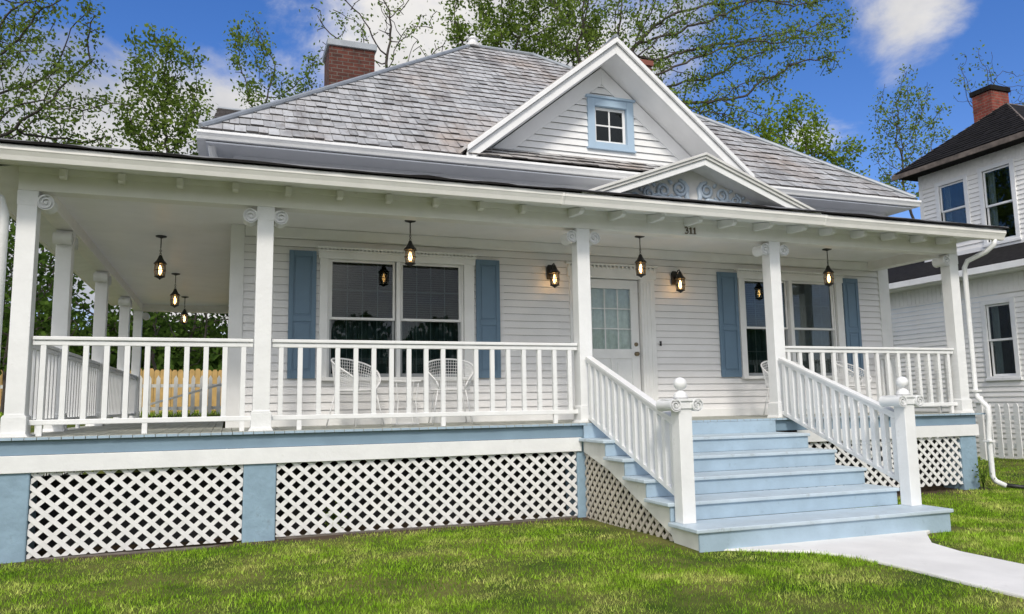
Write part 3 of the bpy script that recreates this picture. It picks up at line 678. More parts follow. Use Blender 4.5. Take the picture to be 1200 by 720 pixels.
# ---- house number
def digits():
    w = MB(); h = .085; y0, y1 = -.012, .0
    def one(x): w.box(x-.008, x+.008, y0, y1, 0, h); w.box(x-.02, x+.02, y0+.001, y1, 0, .008); w.beam((x-.02, (y0+y1)/2, h-.022), (x-.002, (y0+y1)/2, h-.005), y1-y0-.001, .011, (0,0,1))
    pts = []
    for i in range(13):
        a = R(150-i*240/12); pts.append((.021*math.cos(a), -.006, h*.74+.021*math.sin(a)))
    for i in range(13):
        a = R(90-i*240/12); pts.append((.025*math.cos(a), -.006, h*.29+.024*math.sin(a)))
    w.tube(pts, .0068, 6); one(.068); one(.125); return w
hp('house_number', digits(), NUM, loc=(7.44, -.002, 2.375))

# ---- main hip roof
Z0 = 3.515; SL = .815; E = (1.56, 12.65, 1.1, 10.82); AP = 4.86; RZ = Z0+SL*AP
nl = math.sqrt(1+SL*SL)
rr = random.Random(11)
w = MB()
def front_roof(polysXY):
    pol = [[(x, (y-E[2])*nl) for x, y in P] for P in polysXY]
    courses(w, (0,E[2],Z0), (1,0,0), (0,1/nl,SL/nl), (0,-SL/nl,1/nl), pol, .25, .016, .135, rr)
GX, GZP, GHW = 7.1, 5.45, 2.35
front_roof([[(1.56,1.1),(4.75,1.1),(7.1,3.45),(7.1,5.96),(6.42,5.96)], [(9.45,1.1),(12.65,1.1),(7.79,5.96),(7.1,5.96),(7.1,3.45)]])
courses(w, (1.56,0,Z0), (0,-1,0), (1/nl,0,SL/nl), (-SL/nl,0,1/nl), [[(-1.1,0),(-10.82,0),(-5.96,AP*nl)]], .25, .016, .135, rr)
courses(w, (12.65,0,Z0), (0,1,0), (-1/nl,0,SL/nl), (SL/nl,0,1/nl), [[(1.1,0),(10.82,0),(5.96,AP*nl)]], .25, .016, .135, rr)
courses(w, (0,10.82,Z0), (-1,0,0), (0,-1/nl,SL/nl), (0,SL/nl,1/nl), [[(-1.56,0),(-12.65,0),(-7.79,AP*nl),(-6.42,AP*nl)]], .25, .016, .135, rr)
# gable slopes and the little pent roof under the gable
for s in (-1, 1):
    courses(w, (GX,0,GZP), (0,s,0), (-s*-1/nl*-1, 0, 0) if False else (-s/nl*-1, 0, -SL/nl) , (s*SL/nl, 0, 1/nl), [], .3, .02)
    w.slab([(GX+s*2.31, 1.06, GZP-SL*2.31),(GX, 1.06, GZP),(GX, 3.45, GZP),(GX+s*2.38, 1.1, GZP-SL*2.38)], (0,0,.05))
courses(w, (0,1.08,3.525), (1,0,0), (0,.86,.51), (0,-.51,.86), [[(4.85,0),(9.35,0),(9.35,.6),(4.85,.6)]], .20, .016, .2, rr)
# backing under the shingles
for P in ([(1.56,1.1),(4.75,1.1),(7.1,3.45),(7.1,5.96),(6.42,5.96)], [(9.45,1.1),(12.65,1.1),(7.79,5.96),(7.1,5.96),(7.1,3.45)]):
    w.add([(x, y, Z0+SL*(y-1.1)-.012) for x, y in P], [tuple(range(len(P)))])
w.add([(1.56,1.1,Z0-.012),(6.42,5.96,RZ-.012),(1.56,10.82,Z0-.012)], [(0,1,2)]); w.add([(12.65,1.1,Z0-.012),(7.79,5.96,RZ-.012),(12.65,10.82,Z0-.012)], [(0,1,2)])
w.add([(1.56,10.82,Z0-.012),(12.65,10.82,Z0-.012),(7.79,5.96,RZ-.012),(6.42,5.96,RZ-.012)], [(0,1,2,3)])
# low cross gable at the left rear
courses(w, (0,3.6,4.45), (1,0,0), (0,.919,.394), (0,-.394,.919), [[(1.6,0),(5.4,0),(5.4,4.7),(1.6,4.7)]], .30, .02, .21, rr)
w.add([(1.6,3.6,4.43),(5.4,3.6,4.43),(5.4,7.92,6.29),(1.6,7.92,6.29)], [(0,1,2,3)]); w.add([(1.6,10.8,4.37),(5.4,10.8,4.37),(5.4,7.92,6.29),(1.6,7.92,6.29)], [(0,1,2,3)])
roof = mesh_obj('roof', w, SLATE, H, recalc=False, lipmat=M('shingle_butt_dark', (.13,.12,.115), .9, .3, 12))  # butt edges get a darker colour than the shingle faces
w = MB(); w.add([(1.9,3.7,4.3),(1.9,7.93,6.1),(1.9,10.7,4.3)], [(0,1,2)]); w.box(1.9, 1.93, 3.7, 10.7, 3.5, 4.3); hp('rear_gable_wall', w, TRIM)
w = MB()
def strip(p, q, r=.038): w.tube([p, q], r, 8)
dz = .03
strip((1.56,1.1,Z0+dz),(6.42,5.96,RZ+dz)); strip((12.65,1.1,Z0+dz),(7.79,5.96,RZ+dz)); strip((6.42,5.96,RZ+dz),(7.79,5.96,RZ+dz)); strip((1.56,10.82,Z0+dz),(6.42,5.96,RZ+dz)); strip((1.6,7.92,6.32),(5.2,7.92,6.32), .04); strip((12.65,10.82,Z0+dz),(7.79,5.96,RZ+dz))
strip((GX,1.06,GZP+.05),(GX,3.4,GZP+.05), .04)
mesh_obj('ridge_cap', w, CAPM, roof)
w = MB(); w.lathe([(.14,0),(.15,.05),(.09,.08),(.09,.13),(.12,.15),(.05,.22),(.01,.24)], (6.46,5.96,RZ), 14); mesh_obj('roof_finial', w, TRIM, roof, smooth=False)
def chimney(x0, x1, y0, y1, z0, z1, cap, parent, mat):
    m = MB(); m.box(x0, x1, y0, y1, z0, z1); c = mesh_obj('chimney', m, mat, parent)
    k = MB(); k.box(x0-.04, x1+.04, y0-.04, y1+.04, z1-.02, z1+.11); mesh_obj('chimney_cap', k, cap, c, bevel=.01); return c
chimney(3.62, 4.50, 6.2, 7.0, 4.6, 7.22, CAPM, roof, BRICK)
chimney(10.45, 11.2, 6.9, 7.6, 4.4, 8.15, M('cap_brick', (.2,.07,.05), .9), roof, BRICK)
# eaves
w = MB(); zg = 3.35
w.prism([(y_, zg+.035+(z_-zg)*.72) for y_, z_ in GP(1.02, zg-.005)], 'x', 1.52, 12.69)
w.prism([(1.52,zg+.03),(1.62,zg+.03),(1.62,zg+.132),(1.52,zg+.132)], 'y', 1.125, 10.8); w.prism([(12.59,zg+.03),(12.69,zg+.03),(12.69,zg+.132),(12.59,zg+.132)], 'y', 1.125, 10.8)
hp('eave_gutter', w, WHITE, .004)
w = MB(); w.box(1.62, 12.59, 1.10, WY, zg+.0, zg+.02); w.box(1.62, 1.95, WY, 10.8, zg, zg+.02); w.box(12.4, 12.59, WY, 10.8, zg, zg+.02)
w.prism([(1.585,3.349),(1.585,3.27),(1.56,3.29),(1.5,3.349)], 'x', 1.93, 12.42)
hp('eave_soffit', w, M('soffit_grey', (.66,.68,.72), .5, .05, 4), .003)
w = MB(); w.tube([(1.68,1.2,3.37),(1.70,1.35,3.28),(1.74,1.5,3.18),(1.76,1.52,2.8)], .045, 8); hp('eave_downspout', w, TRIM)

# ---- front gable
w = MB()
courses(w, (0,WY,0), (1,0,0), (0,0,1), (0,-1,0), front_polys(0,0,0,0,[]) and [
    clip_poly([(4,3.7),(10.2,3.7),(10.2,3.98),(4,3.98)], [(GX-1.85,3.83),(GX+1.85,3.83),(GX,5.31)]) or [(0,0),(0,0),(0,0)]], .098, .021) if False else None
tri = [(5.35,3.80),(8.85,3.80),(GX+.05,5.2)]
pol = [clip_poly(q, tri) for q in ([(4,3.7),(6.88,3.7),(6.88,6),(4,6)], [(7.60,3.7),(10.2,3.7),(10.2,6),(7.60,6)], [(6.88,3.7),(7.60,3.7),(7.60,4.03),(6.88,4.03)], [(6.88,4.72),(7.60,4.72),(7.60,6),(6.88,6)])]
courses(w, (0,WY,0), (1,0,0), (0,0,1), (0,-1,0), [q for q in pol if len(q) > 2], .105, .022)
gable = hp('gable', w, WHITE)
w = MB()
for s in (-1, 1):
    d = Vector((s, 0, -SL)).normalized(); nn = Vector((s*SL, 0, 1)).normalized()
    pk = Vector((GX, 0, GZP)); en = pk + Vector((s*2.27, 0, -SL*2.27))
    def board(y0, y1, t0, t1, e=0):       # strip along the rake between offsets t0..t1 below the roof line
        a0, a1 = pk-Vector((0,0,t0)), pk-Vector((0,0,t1)); b0, b1 = en-Vector((0,0,t0)), en-Vector((0,0,t1))
        w.prism([(a0.x,a0.z),(b0.x,b0.z),(b1.x,b1.z),(a1.x,a1.z)], 'y', y0, y1)
    board(1.03, 1.075, -.03, .045); board(1.08, 1.12, .047, .20)
hp('rake_board', w, WHITE, .004, gable)
w = MB()
for s in (-1, 1):
    a = (GX, GZP-.19); b = (GX+s*2.2, GZP-.19-SL*2.2)
    w.prism([a, b, (b[0], b[1]+.02), (a[0], a[1]+.02)], 'y', 1.122, WY)
hp('gable_soffit', w, M('gable_soffit_white', (.82,.825,.83), .5, .05, 4), 0, gable)
w = MB()
for s in (-1, 1):
    a = (GX, GZP-.21); L = 1.93
    w.prism([a, (GX+s*L, a[1]-SL*L), (GX+s*L, a[1]-SL*L-.24), (GX, a[1]-.26)], 'y', WY-.03, WY-.001)
hp('gable_frieze', w, M('gable_frieze_white', (.81,.815,.82), .5, .05, 4), .004, gable)
w = MB(); x0, x1, z0, z1 = 6.855, 7.62, 3.99, 4.75; t = .115
w.box(x0, x0+t, WY-.045, WY+.02, z0, z1); w.box(x1-t, x1, WY-.045, WY+.02, z0, z1); w.box(x0+t, x1-t, WY-.045, WY+.02, z1-t, z1); w.box(x0+t, x1-t, WY-.045, WY+.02, z0, z0+.085)
w.box(x0-.03, x1+.03, WY-.07, WY-.0, z1, z1+.035); w.box(x0-.02, x1+.02, WY-.06, WY-.0, z0-.03, z0)
gw = hp('gable_window', w, GFRAME, .004, gable)
w = MB(); a, b, c, d = x0+t, x1-t, z0+.085, z1-t; t2 = .045
w.box(a, a+t2, WY+.02, WY+.05, c, d); w.box(b-t2, b, WY+.02, WY+.05, c, d); w.box(a+t2, b-t2, WY+.02, WY+.05, c, c+t2); w.box(a+t2, b-t2, WY+.02, WY+.05, d-t2, d)
w.box((a+b)/2-.012, (a+b)/2+.012, WY+.022, WY+.04, c+t2, d-t2); w.box(a+t2, b-t2, WY+.0225, WY+.0395, (c+d)/2-.012, (c+d)/2+.012)
hp('gable_sash', w, WHITE, .003, gable)
w = MB(); w.box(a+t2, b-t2, WY+.03, WY+.034, c+t2, d-t2); hp('gable_pane', w, GLASS, 0, gable)
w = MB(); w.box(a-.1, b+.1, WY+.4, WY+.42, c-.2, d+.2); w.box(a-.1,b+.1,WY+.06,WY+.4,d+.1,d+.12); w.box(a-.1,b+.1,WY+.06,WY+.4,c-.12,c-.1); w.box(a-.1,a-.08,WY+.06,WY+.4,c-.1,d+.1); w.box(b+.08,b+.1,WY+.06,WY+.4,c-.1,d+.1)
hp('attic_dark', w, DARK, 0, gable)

# ---- porch pediment over the steps
PX, PZ, PS, PW = 7.43, 3.29, .375, 1.62
w = MB()
for s in (-1, 1):
    def ps(t0, t1, y0, y1, L=PW):
        w.prism([(PX, PZ-t0),(PX+s*L, PZ-t0-PS*L),(PX+s*L, PZ-t1-PS*L),(PX, PZ-t1)], 'y', y0, y1)
    ps(.075, .155, -.50, -.45); ps(.12, .135, -.45, -.16)
pediment = hp('pediment', w, WHITE, .004)
w = MB()
for s in (-1, 1):
    w.prism([(PX, PZ),(PX+s*1.72, PZ-PS*1.72),(PX+s*1.72, PZ-PS*1.72-.035),(PX, PZ-.035)], 'y', -.545, -.50)
    w.prism([(PX, PZ-.036),(PX+s*1.69, PZ-PS*1.69-.036),(PX+s*1.69, PZ-PS*1.69-.073),(PX, PZ-.073)], 'y', -.525, -.47)
    w.prism([(PX, PZ-.002),(PX+s*1.72, PZ-.002-PS*1.72),(PX+s*1.72, PZ-PS*1.72-.05),(PX, PZ-.05)], 'y', -.499, 1.6)
hp('pediment_roof', w, GREYW, .004, pediment)
w = MB(); w.prism([(PX-1.5, 2.64),(PX+1.5, 2.64),(PX, PZ-.14)], 'y', -.2, -.15); hp('tympanum', w, GREYW, 0, pediment)
w = MB()
def spiral(cx, cz, r, turns, a0, sg, th=.026, end=.25):
    pts = []; rad = []
    for i in range(40):
        t = i/39; a = a0+sg*turns*2*math.pi*t; q = r*(1-(1-end)*t); pts.append((cx+q*math.cos(a), -.215, cz+q*math.sin(a))); rad.append(th*(1-.35*t))
    w.tube(pts, rad, 8)
for s in (-1, 1):
    c = PX
    spiral(c+s*.20, 2.90, .105, 1.7, math.pi/2, s, .024); spiral(c+s*.43, 2.855, .095, 1.5, -math.pi/2, s, .022); spiral(c+s*.64, 2.80, .08, 1.5, math.pi/2, -s, .02); spiral(c+s*.83, 2.75, .058, 1.3, -math.pi/2, s, .017); spiral(c+s*.31, 2.745, .06, 1.3, math.pi/2, -s, .018); spiral(c+s*.53, 2.72, .045, 1.2, math.pi/2, s, .016); spiral(c+s*.98, 2.70, .035, 1.1, math.pi/2, s, .012)
    w.tube([(c+s*.05,-.213,2.70),(c+s*.10,-.213,2.80),(c+s*.08,-.213,2.92),(c+s*.12,-.213,3.0)], [.024,.03,.026,.010], 8)
    w.tube([(c+s*.10,-.213,2.70),(c+s*.22,-.213,2.78),(c+s*.38,-.213,2.76),(c+s*.52,-.213,2.80),(c+s*.70,-.213,2.73),(c+s*.9,-.213,2.70)], [.024,.028,.024,.024,.02,.01], 8)
    for lx, lz, dx, dz_ in ((.31,2.95,.05,.05),(.55,2.90,.05,.04),(.74,2.83,.05,.03),(.12,2.84,-.03,.05),(.42,2.70,.06,-.005),(.70,2.695,.06,.0)):
        w.tube([(c+s*lx,-.212,lz),(c+s*(lx+dx*.5),-.212,lz+dz_*.6),(c+s*(lx+dx),-.212,lz+dz_)], [.018,.024,.005], 8)
hp('scrollwork', w, SCROLL, 0, pediment, True)

# ---- downspouts
w = MB(); w.tube([(12.33,-.47,2.49),(12.33,-.46,2.42),(12.30,-.35,2.33),(12.245,-.08,2.24),(12.235,-.03,2.15),(12.235,-.03,.30),(12.235,-.06,.22),(12.25,-.19,.08),(12.25,-.20,-.05),(12.25,-.17,-.3),(12.25,-.17,-.90),(12.27,-.2,-.97),(12.34,-.3,-1.03)], .036, 10)
ds = hp('downspout', w, WHITE, 0, smooth=True)
w = MB(); w.box(12.185,12.29,-.09,.01,.30,.33); hp('downspout_strap', w, TRIM, .003, ds)
w = MB(); w.box(12.19,12.30,-.225,-.11,-.42,-.39); hp('downspout_strap', w, TRIM, .003, ds)
w = MB(); w.tube([(12.34,-.3,-1.02),(12.5,-.42,-1.045),(13.2,-.55,-1.05),(14.2,-.8,-1.05),(15.5,-1.3,-1.05)], .03, 8); tag(mesh_obj('drain_hose', w, DRAIN, smooth=True), 'thin black drain hose lying on the grass by the downspout', 'hose')
w = MB(); w.tube([(-.49,-.3,2.5),(-.46,-.26,2.43),(-.25,-.12,2.33),(-.13,-.04,2.24),(-.095,.0,2.1),(-.095,.0,-.9)], .04, 10); hp('downspout', w, WHITE, 0, smooth=True)
# stair handrail at the far end of the side porch
w = MB(); w.beam((0.2,11.7,.33), (1.9,11.7,.83), .06, .05); w.beam((.3,11.7,-.1), (.3,11.7,.36), .06, .06); hp('rear_handrail', w, GREYF, .004)

# ------------------------------------------------------------------ lanterns
def lantern_body(root, z_top, parent_loc):
    """z_top = top of the bell cap (local)"""
    L = Vector(parent_loc)
    w = MB(); w.lathe([(.008,0),(.02,-.012),(.03,-.04),(.048,-.075),(.076,-.105),(.082,-.122),(.05,-.124)], (0,0,z_top), 12)
    mesh_obj('lantern_cap', w, METAL, root, L)
    w = MB(); zt, zb = z_top-.124, z_top-.29
    for k in range(6):
        a = 2*math.pi*k/6+.3; c, s = math.cos(a), math.sin(a)
        w.tube([(.062*c,.062*s,zt),(.068*c,.068*s,(zt+zb)/2),(.058*c,.058*s,zb)], .0055, 5)
    for zz, r in ((zb, .062), ((zt+zb)/2, .069)):
        w.tube([(r*math.cos(2*math.pi*k/18), r*math.sin(2*math.pi*k/18), zz) for k in range(18)], .006, 5, True)
    w.lathe([(.06,0),(.045,-.012),(.012,-.03),(.004,-.04)], (0,0,zb), 12)
    mesh_obj('lantern_cage', w, METAL, root, L)
    w = MB(); w.lathe([(.056,zt),(.061,(zt+zb)/2),(.052,zb+.002)], (0,0,0), 18); w.f = w.f[:-2]; mesh_obj('lantern_glass', w, LGLASS, root, L, smooth=True)
    w = MB(); w.lathe([(.004,-.02),(.015,0),(.024,.03),(.023,.05),(.010,.082),(.008,.1)], (0,0,(zt+zb)/2-.035), 12); mesh_obj('bulb', w, BULB, root, L, smooth=True)
def pendant(loc, label):
    o = thing('pendant_lantern', label, 'lantern', loc, 'pendant lanterns under the porch ceiling')
    L = Vector(loc)
    w = MB(); w.lathe([(.07,0),(.066,-.012),(.03,-.022),(.012,-.03)], n=18); mesh_obj('canopy', w, METAL, o, L)
    w = MB(); w.tube([(0,0,-.03),(0,0,-.16)], .007, 6)
    for k in range(4):
        z = -.175-.022*k; ax = (1,0) if k % 2 else (0,1)
        w.tube([(ax[0]*.011*math.cos(t), ax[1]*.011*math.cos(t), z+.016*math.sin(t)) for t in np.linspace(0, 2*math.pi, 10)[:-1]], .0035, 5, True)
    mesh_obj('chain', w, METAL, o, L)
    lantern_body(o, -.25, loc); return o
CZ = 2.495
p0 = pendant((4.0,.78,CZ), 'lit black pendant lantern hanging in front of the left double window')
copy_thing(p0, (7.21,.79,CZ), 'lit black pendant lantern hanging in front of the white door')
copy_thing(p0, (10.45,.81,CZ), 'lit black pendant lantern hanging in front of the right double window')
copy_thing(p0, (1.07,2.56,CZ), 'lit black pendant lantern nearest the front in the side porch row')
copy_thing(p0, (1.075,5.63,CZ), 'lit black pendant lantern in the middle of the side porch row')
copy_thing(p0, (1.085,8.55,CZ), 'lit black pendant lantern farthest back in the side porch row')
def wall_lantern(loc, label):
    o = thing('wall_lantern', label, 'lantern', loc, 'wall lanterns beside the front door'); L = Vector(loc)
    w = MB(); w.prism([(-.05,-.1),(.05,-.1),(.055,-.05),(.055,.07),(.03,.11),(-.03,.11),(-.055,.07),(-.055,-.05)], 'y', -.018, 0); mesh_obj('back_plate', w, METAL, o, L, .004)
    w = MB(); w.tube([(0,-.015,.0),(0,-.06,.05),(0,-.11,.10),(0,-.15,.105),(0,-.165,.075)], [.012,.011,.01,.009,.009], 8); w.tube([(0,-.02,-.03),(0,-.07,-.01),(0,-.10,.03),(0,-.08,.06)], .007, 6); mesh_obj('bracket_arm', w, METAL, o, L, smooth=True)
    sub = Vector(loc)+Vector((0,-.165,0)); lantern_body(o, .085, sub); return o
wl = wall_lantern((6.19,WY-.03,2.07), 'lit black wall lantern on the siding left of the door')
copy_thing(wl, (8.22,WY-.03,2.07), 'lit black wall lantern on the siding right of the door')
for x in (6.19, 8.22):
    l = D.lights.new('lantern_glow', 'POINT'); l.energy = 1.6; l.color = (1,.6,.25); l.shadow_soft_size = .03
    o = D.objects.new('lantern_glow', l); o.location = (x, WY-.195, 1.94); COL.objects.link(o)

# ------------------------------------------------------------------ chairs and table
def wire_chair(loc, rz, label):
    o = thing('wire_chair', label, 'chair', loc, 'white wire chairs on the porch', rz); L = Vector(loc)
    def rim(t):            # t -1..1 around the barrel back, front ends low arms, back high (chair faces -y)
        a = math.pi*.5 + t*math.pi*.78; r = .30
        z = .52+.30*max(0, math.cos(t*math.pi*.5))**.8
        return Vector((r*1.02*math.cos(a), r*math.sin(a)*.92, z))
    def low(t):
        a = math.pi*.5 + t*math.pi*.78; return Vector((.24*math.cos(a), .23*math.sin(a), .42))
    w = MB(); ts = np.linspace(-1, 1, 31)
    w.tube([rim(t) for t in ts], .011, 6)
    w.tube([(.245*math.cos(a), .235*math.sin(a), .42) for a in np.linspace(0, 2*math.pi, 33)[:-1]], .010, 6, True)
    w.tube([rim(-1), (.5*(rim(-1)+low(-1))), low(-1)], .010, 6); w.tube([rim(1), .5*(rim(1)+low(1)), low(1)], .010, 6)
    mesh_obj('chair_frame', w, WIRE, o, L, smooth=True)
    w = MB()
    for t in np.linspace(-.96, .96, 44): w.tube([low(t), low(t)*.5+rim(t)*.5+Vector((0,.01,0)), rim(t)], .0030, 4)
    for k in range(1, 10):
        f = k/10; w.tube([low(t)*(1-f)+rim(t)*f for t in np.linspace(-1, 1, 25)], .0030, 4)
    mesh_obj('backrest', w, WIRE, o, L)
    w = MB()
    for k in range(-7, 8):
        c = k*.031; h = math.sqrt(max(0, .24**2-c*c)); w.tube([(c,-h,.42),(c,h,.42)], .003, 4); w.tube([(-h,c,.421),(h,c,.421)], .003, 4)
    mesh_obj('seat', w, WIRE, o, L)
    for sx, sy in ((1,1),(1,-1),(-1,1),(-1,-1)):
        w = MB(); w.tube([(sx*.17,sy*.165,.42),(sx*.21,sy*.20,.2),(sx*.245,sy*.235,0)], .0095, 6); mesh_obj('leg', w, WIRE, o, L, smooth=True)
    return o
ch = wire_chair((3.40,1.08,.002), R(38), 'white wire barrel chair left of the small table, under the left window')
copy_thing(ch, (4.57,1.05,.002), 'white wire barrel chair right of the small table, before the left window', R(-8))
copy_thing(ch, (9.62,.95,.002), 'white wire barrel chair behind the porch column beside the steps, under the right window', R(-20))
copy_thing(ch, (11.0,1.05,.002), 'white wire barrel chair behind the right porch railing, under the right window', R(25))
t = thing('side_table', 'small white wire side table standing between two white chairs', 'table', (4.02,1.15,.002)); L = WL[t]
w = MB(); w.tube([(-.16,-.16,.53),(.16,-.16,.53),(.16,.16,.53),(-.16,.16,.53)], .009, 6, True)
for k in range(-5, 6): w.tube([(k*.029,-.16,.53),(k*.029,.16,.53)], .003, 4); w.tube([(-.16,k*.029,.531),(.16,k*.029,.531)], .003, 4)
mesh_obj('tabletop', w, WIRE, t, L)
for sx in (-1, 1):
    for sy in (-1, 1):
        w = MB(); w.tube([(sx*.14,sy*.14,.53),(sx*.11,sy*.11,.27),(sx*.13,sy*.13,.008)], .008, 6); mesh_obj('leg', w, WIRE, t, L)
w = MB(); w.tube([(-.14,-.14,.008),(.14,-.14,.008),(.14,.14,.008),(-.14,.14,.008)], .009, 6, True); mesh_obj('base_frame', w, WIRE, t, L)

# ------------------------------------------------------------------ neighbour house
N = thing('neighbour_house', 'white two storey house with dark roofs and a red brick chimney, right of the cottage', 'house', (20,4.5,-1.0))
def np_(name, mb, mat, bevel=0, parent=None, recalc=True): return mesh_obj(name, mb, mat, parent or N, (0,0,0), bevel, recalc=recalc)
NW = [(4.95,5.66,4.15,5.47),(3.76,4.46,3.80,5.50)]
w = MB(); 
courses(w, (18.6,0,0), (0,1,0), (0,0,1), (-1,0,0), front_polys(3.0, 6.23, 2.9, 5.52, [(a,b,c,d) for a,b,c,d in NW]), .11, .02)
courses(w, (0,6.23,0), (1,0,0), (0,0,1), (0,1,0), [[(18.6,2.9),(27,2.9),(27,5.9),(18.6,5.9)]], .11, .02)
courses(w, (0,3.0,0), (1,0,0), (0,0,1), (0,-1,0), [[(18.6,-1.1),(27,-1.1),(27,5.9),(18.6,5.9)]], .11, .02)
np_('wall', w, NSIDE, recalc=False)
w = MB(); w.box(18.585,18.6,3.0,6.245,5.52,5.9); 
for k in range(28): w.box(18.575,18.585,3.02+.115*k,3.11+.115*k,5.54,5.88)
w.box(18.57,18.6,3.0,6.25,5.50,5.53); w.box(18.58,18.6,6.13,6.25,2.9,5.5); w.box(18.58,18.6,2.99,3.12,2.9,5.5)
np_('upper_frieze', w, NSIDE, .002)
LW = (3.32,3.90,.66,2.22)
w = MB(); courses(w, (17.6,0,0), (0,1,0), (0,0,1), (-1,0,0), front_polys(-4, 12, -1.1, 2.45, [LW]), .11, .02); np_('wing_wall', w, NSIDE, recalc=False)
w = MB(); w.box(17.585,17.6,-4,12,2.45,2.84)
for k in range(130): w.box(17.575,17.585,-4+.12*k,-3.9+.12*k,2.47,2.82)
w.box(17.565,17.6,-4,12,2.43,2.47); np_('wing_frieze', w, NSIDE, .002)
def nwin(xw, a, b, c, d):
    w = MB(); t = .1
    w.box(xw-.04, xw, a-t, a, c-.06, d+t); w.box(xw-.04, xw, b, b+t, c-.06, d+t); w.box(xw-.04, xw, a, b, d, d+t); w.box(xw-.06, xw, a-t-.02, b+t+.02, c-.1, c-.04)
    w.box(xw-.039, xw+.05, a, b, c-.04, c)
    o = np_('window', w, WHITE, .004); m = (c+d)/2
    s = MB(); e = .045
    for lo, hi, x in ((m-.02, d, xw+.01), (c, m+.02, xw+.04)):
        s.box(x, x+.03, a, a+e, lo, hi); s.box(x, x+.03, b-e, b, lo, hi); s.box(x, x+.03, a+e, b-e, lo, lo+e); s.box(x, x+.03, a+e, b-e, hi-e, hi)
    np_('sash', s, WHITE, .002, o)
    g_ = MB(); g_.box(xw+.02, xw+.024, a+e, b-e, m, d-e); g_.box(xw+.05, xw+.054, a+e, b-e, c+e, m); np_('pane', g_, GLASS, 0, o)
    r_ = MB(); x0, x1 = xw+.12, xw+.9
    r_.add([(x0,a-.2,c-.2),(x1,a-.2,c-.2),(x1,b+.2,c-.2),(x0,b+.2,c-.2),(x0,a-.2,d+.2),(x1,a-.2,d+.2),(x1,b+.2,d+.2),(x0,b+.2,d+.2)], [(0,1,2,3),(4,5,6,7),(1,2,6,5),(0,1,5,4),(2,3,7,6)]); np_('dark_room', r_, DARK, 0, o)
    cu = MB()
    for i in range(14):
        y0, y1 = b-.0-.16*i/14, b-.16*(i+1)/14; cu.add([(xw+.16+.01*math.sin(i),y0,c),(xw+.16+.01*math.sin(i+1),y1,c),(xw+.16+.01*math.sin(i+1),y1,d),(xw+.16+.01*math.sin(i),y0,d)], [(0,1,2,3)])
    np_('curtain', cu, TRIM, 0, o)
for a, b, c, d in NW: nwin(18.6, a, b, c, d)
nwin(17.6, *LW)
w = MB()
ez = 5.93; ap = (19.97, 4.70, 7.42); ap2 = (27, 4.70, 7.42)
A, B = (18.1,6.56,ez), (18.1,2.84,ez); A2, B2 = (27,6.56,ez), (27,2.84,ez)
for P in ([B, A, ap], [A, A2, ap2, ap], [B, ap, ap2, B2]): w.slab(P, (0,0,.05))
w.box(18.12, 27, 2.86, 6.54, ez-.06, ez-.002)
sl_ = (7.42-ez)/1.87; q_ = math.sqrt(1+sl_*sl_)
courses(w, (18.1,0,ez+.052), (0,-1,0), (1/q_,0,sl_/q_), (-sl_/q_,0,1/q_), [[(-6.56,0),(-2.84,0),(-4.70,1.865*q_)]], .14, .012, .3, rr)
up = np_('upper_roof', w, BLACKR, 0)
w = MB(); w.tube([B, ap], .05, 6); w.tube([A, ap], .05, 6); w.tube([ap, ap2], .05, 6); w.box(18.07,18.11,2.8,6.6,ez-.1,ez+.02); np_('roof_edge', w, M('eave_stained', (.16,.13,.11), .8, .5, 6), 0, up)
c_ = chimney(20.0, 20.62, 5.1, 5.64, 6.0, 8.0, BLACKR, up, NBRICK)
w = MB(); w.slab([(17.15,-4.4,2.98),(17.15,12.4,2.98),(18.65,12.4,3.62),(18.65,-4.4,3.62)], (0,0,.05)); w.slab([(18.65,6.23,3.62),(18.65,12.4,3.62),(20.6,12.4,4.45),(20.6,6.23,4.45)], (0,0,.05)); np_('wing_roof', w, BLACKR)
w = MB(); w.box(17.08,17.17,-4.4,12.4,2.86,3.0); w.box(17.17,17.6,-4.4,12.4,2.84,2.87); w.box(18.575,18.6,3.0,6.24,3.62,3.74); np_('wing_eave', w, TRIM, .004)

# white picket fence
F = thing('picket_fence', 'white picket fence with a ball capped post beyond the porch, before the neighbour house', 'fence', (16.8,1.5,-1.05)); fz = -1.03
pm = None
yy = 3.42; i = 0
while yy > -3.5:
    if pm is None:
        w = MB(); w.prism([(-.055,-.02),(.055,-.02),(.055,.98),(.03,1.05),(-.03,1.05),(-.055,.98)], 'x', -.012, .012)
        pm = mesh_obj('picket', w, WHITE, F, (16.8,yy,fz+.06))
    else:
        c = pm.copy(); place(c, F, (16.8,yy,fz+.06+rnd.uniform(-.01,.01)))
    yy -= .2
w = MB(); w.box(16.815,16.86,-3.6,3.6,fz+.22,fz+.31); w.box(16.815,16.86,-3.6,3.6,fz+.78,fz+.87); mesh_obj('fence_rail', w, WHITE, F, bevel=.004)
w = MB(); w.box(16.77,16.9,3.55,3.68,fz-.1,fz+1.12); w.box(16.75,16.92,3.53,3.70,fz+1.12,fz+1.15); w.lathe([(.03,0)]+[(.06*math.sin(a), .065-.06*math.cos(a)) for a in np.linspace(.5,3.1,10)], (16.835,3.615,fz+1.15), 14); mesh_obj('fence_post', w, WHITE, F)
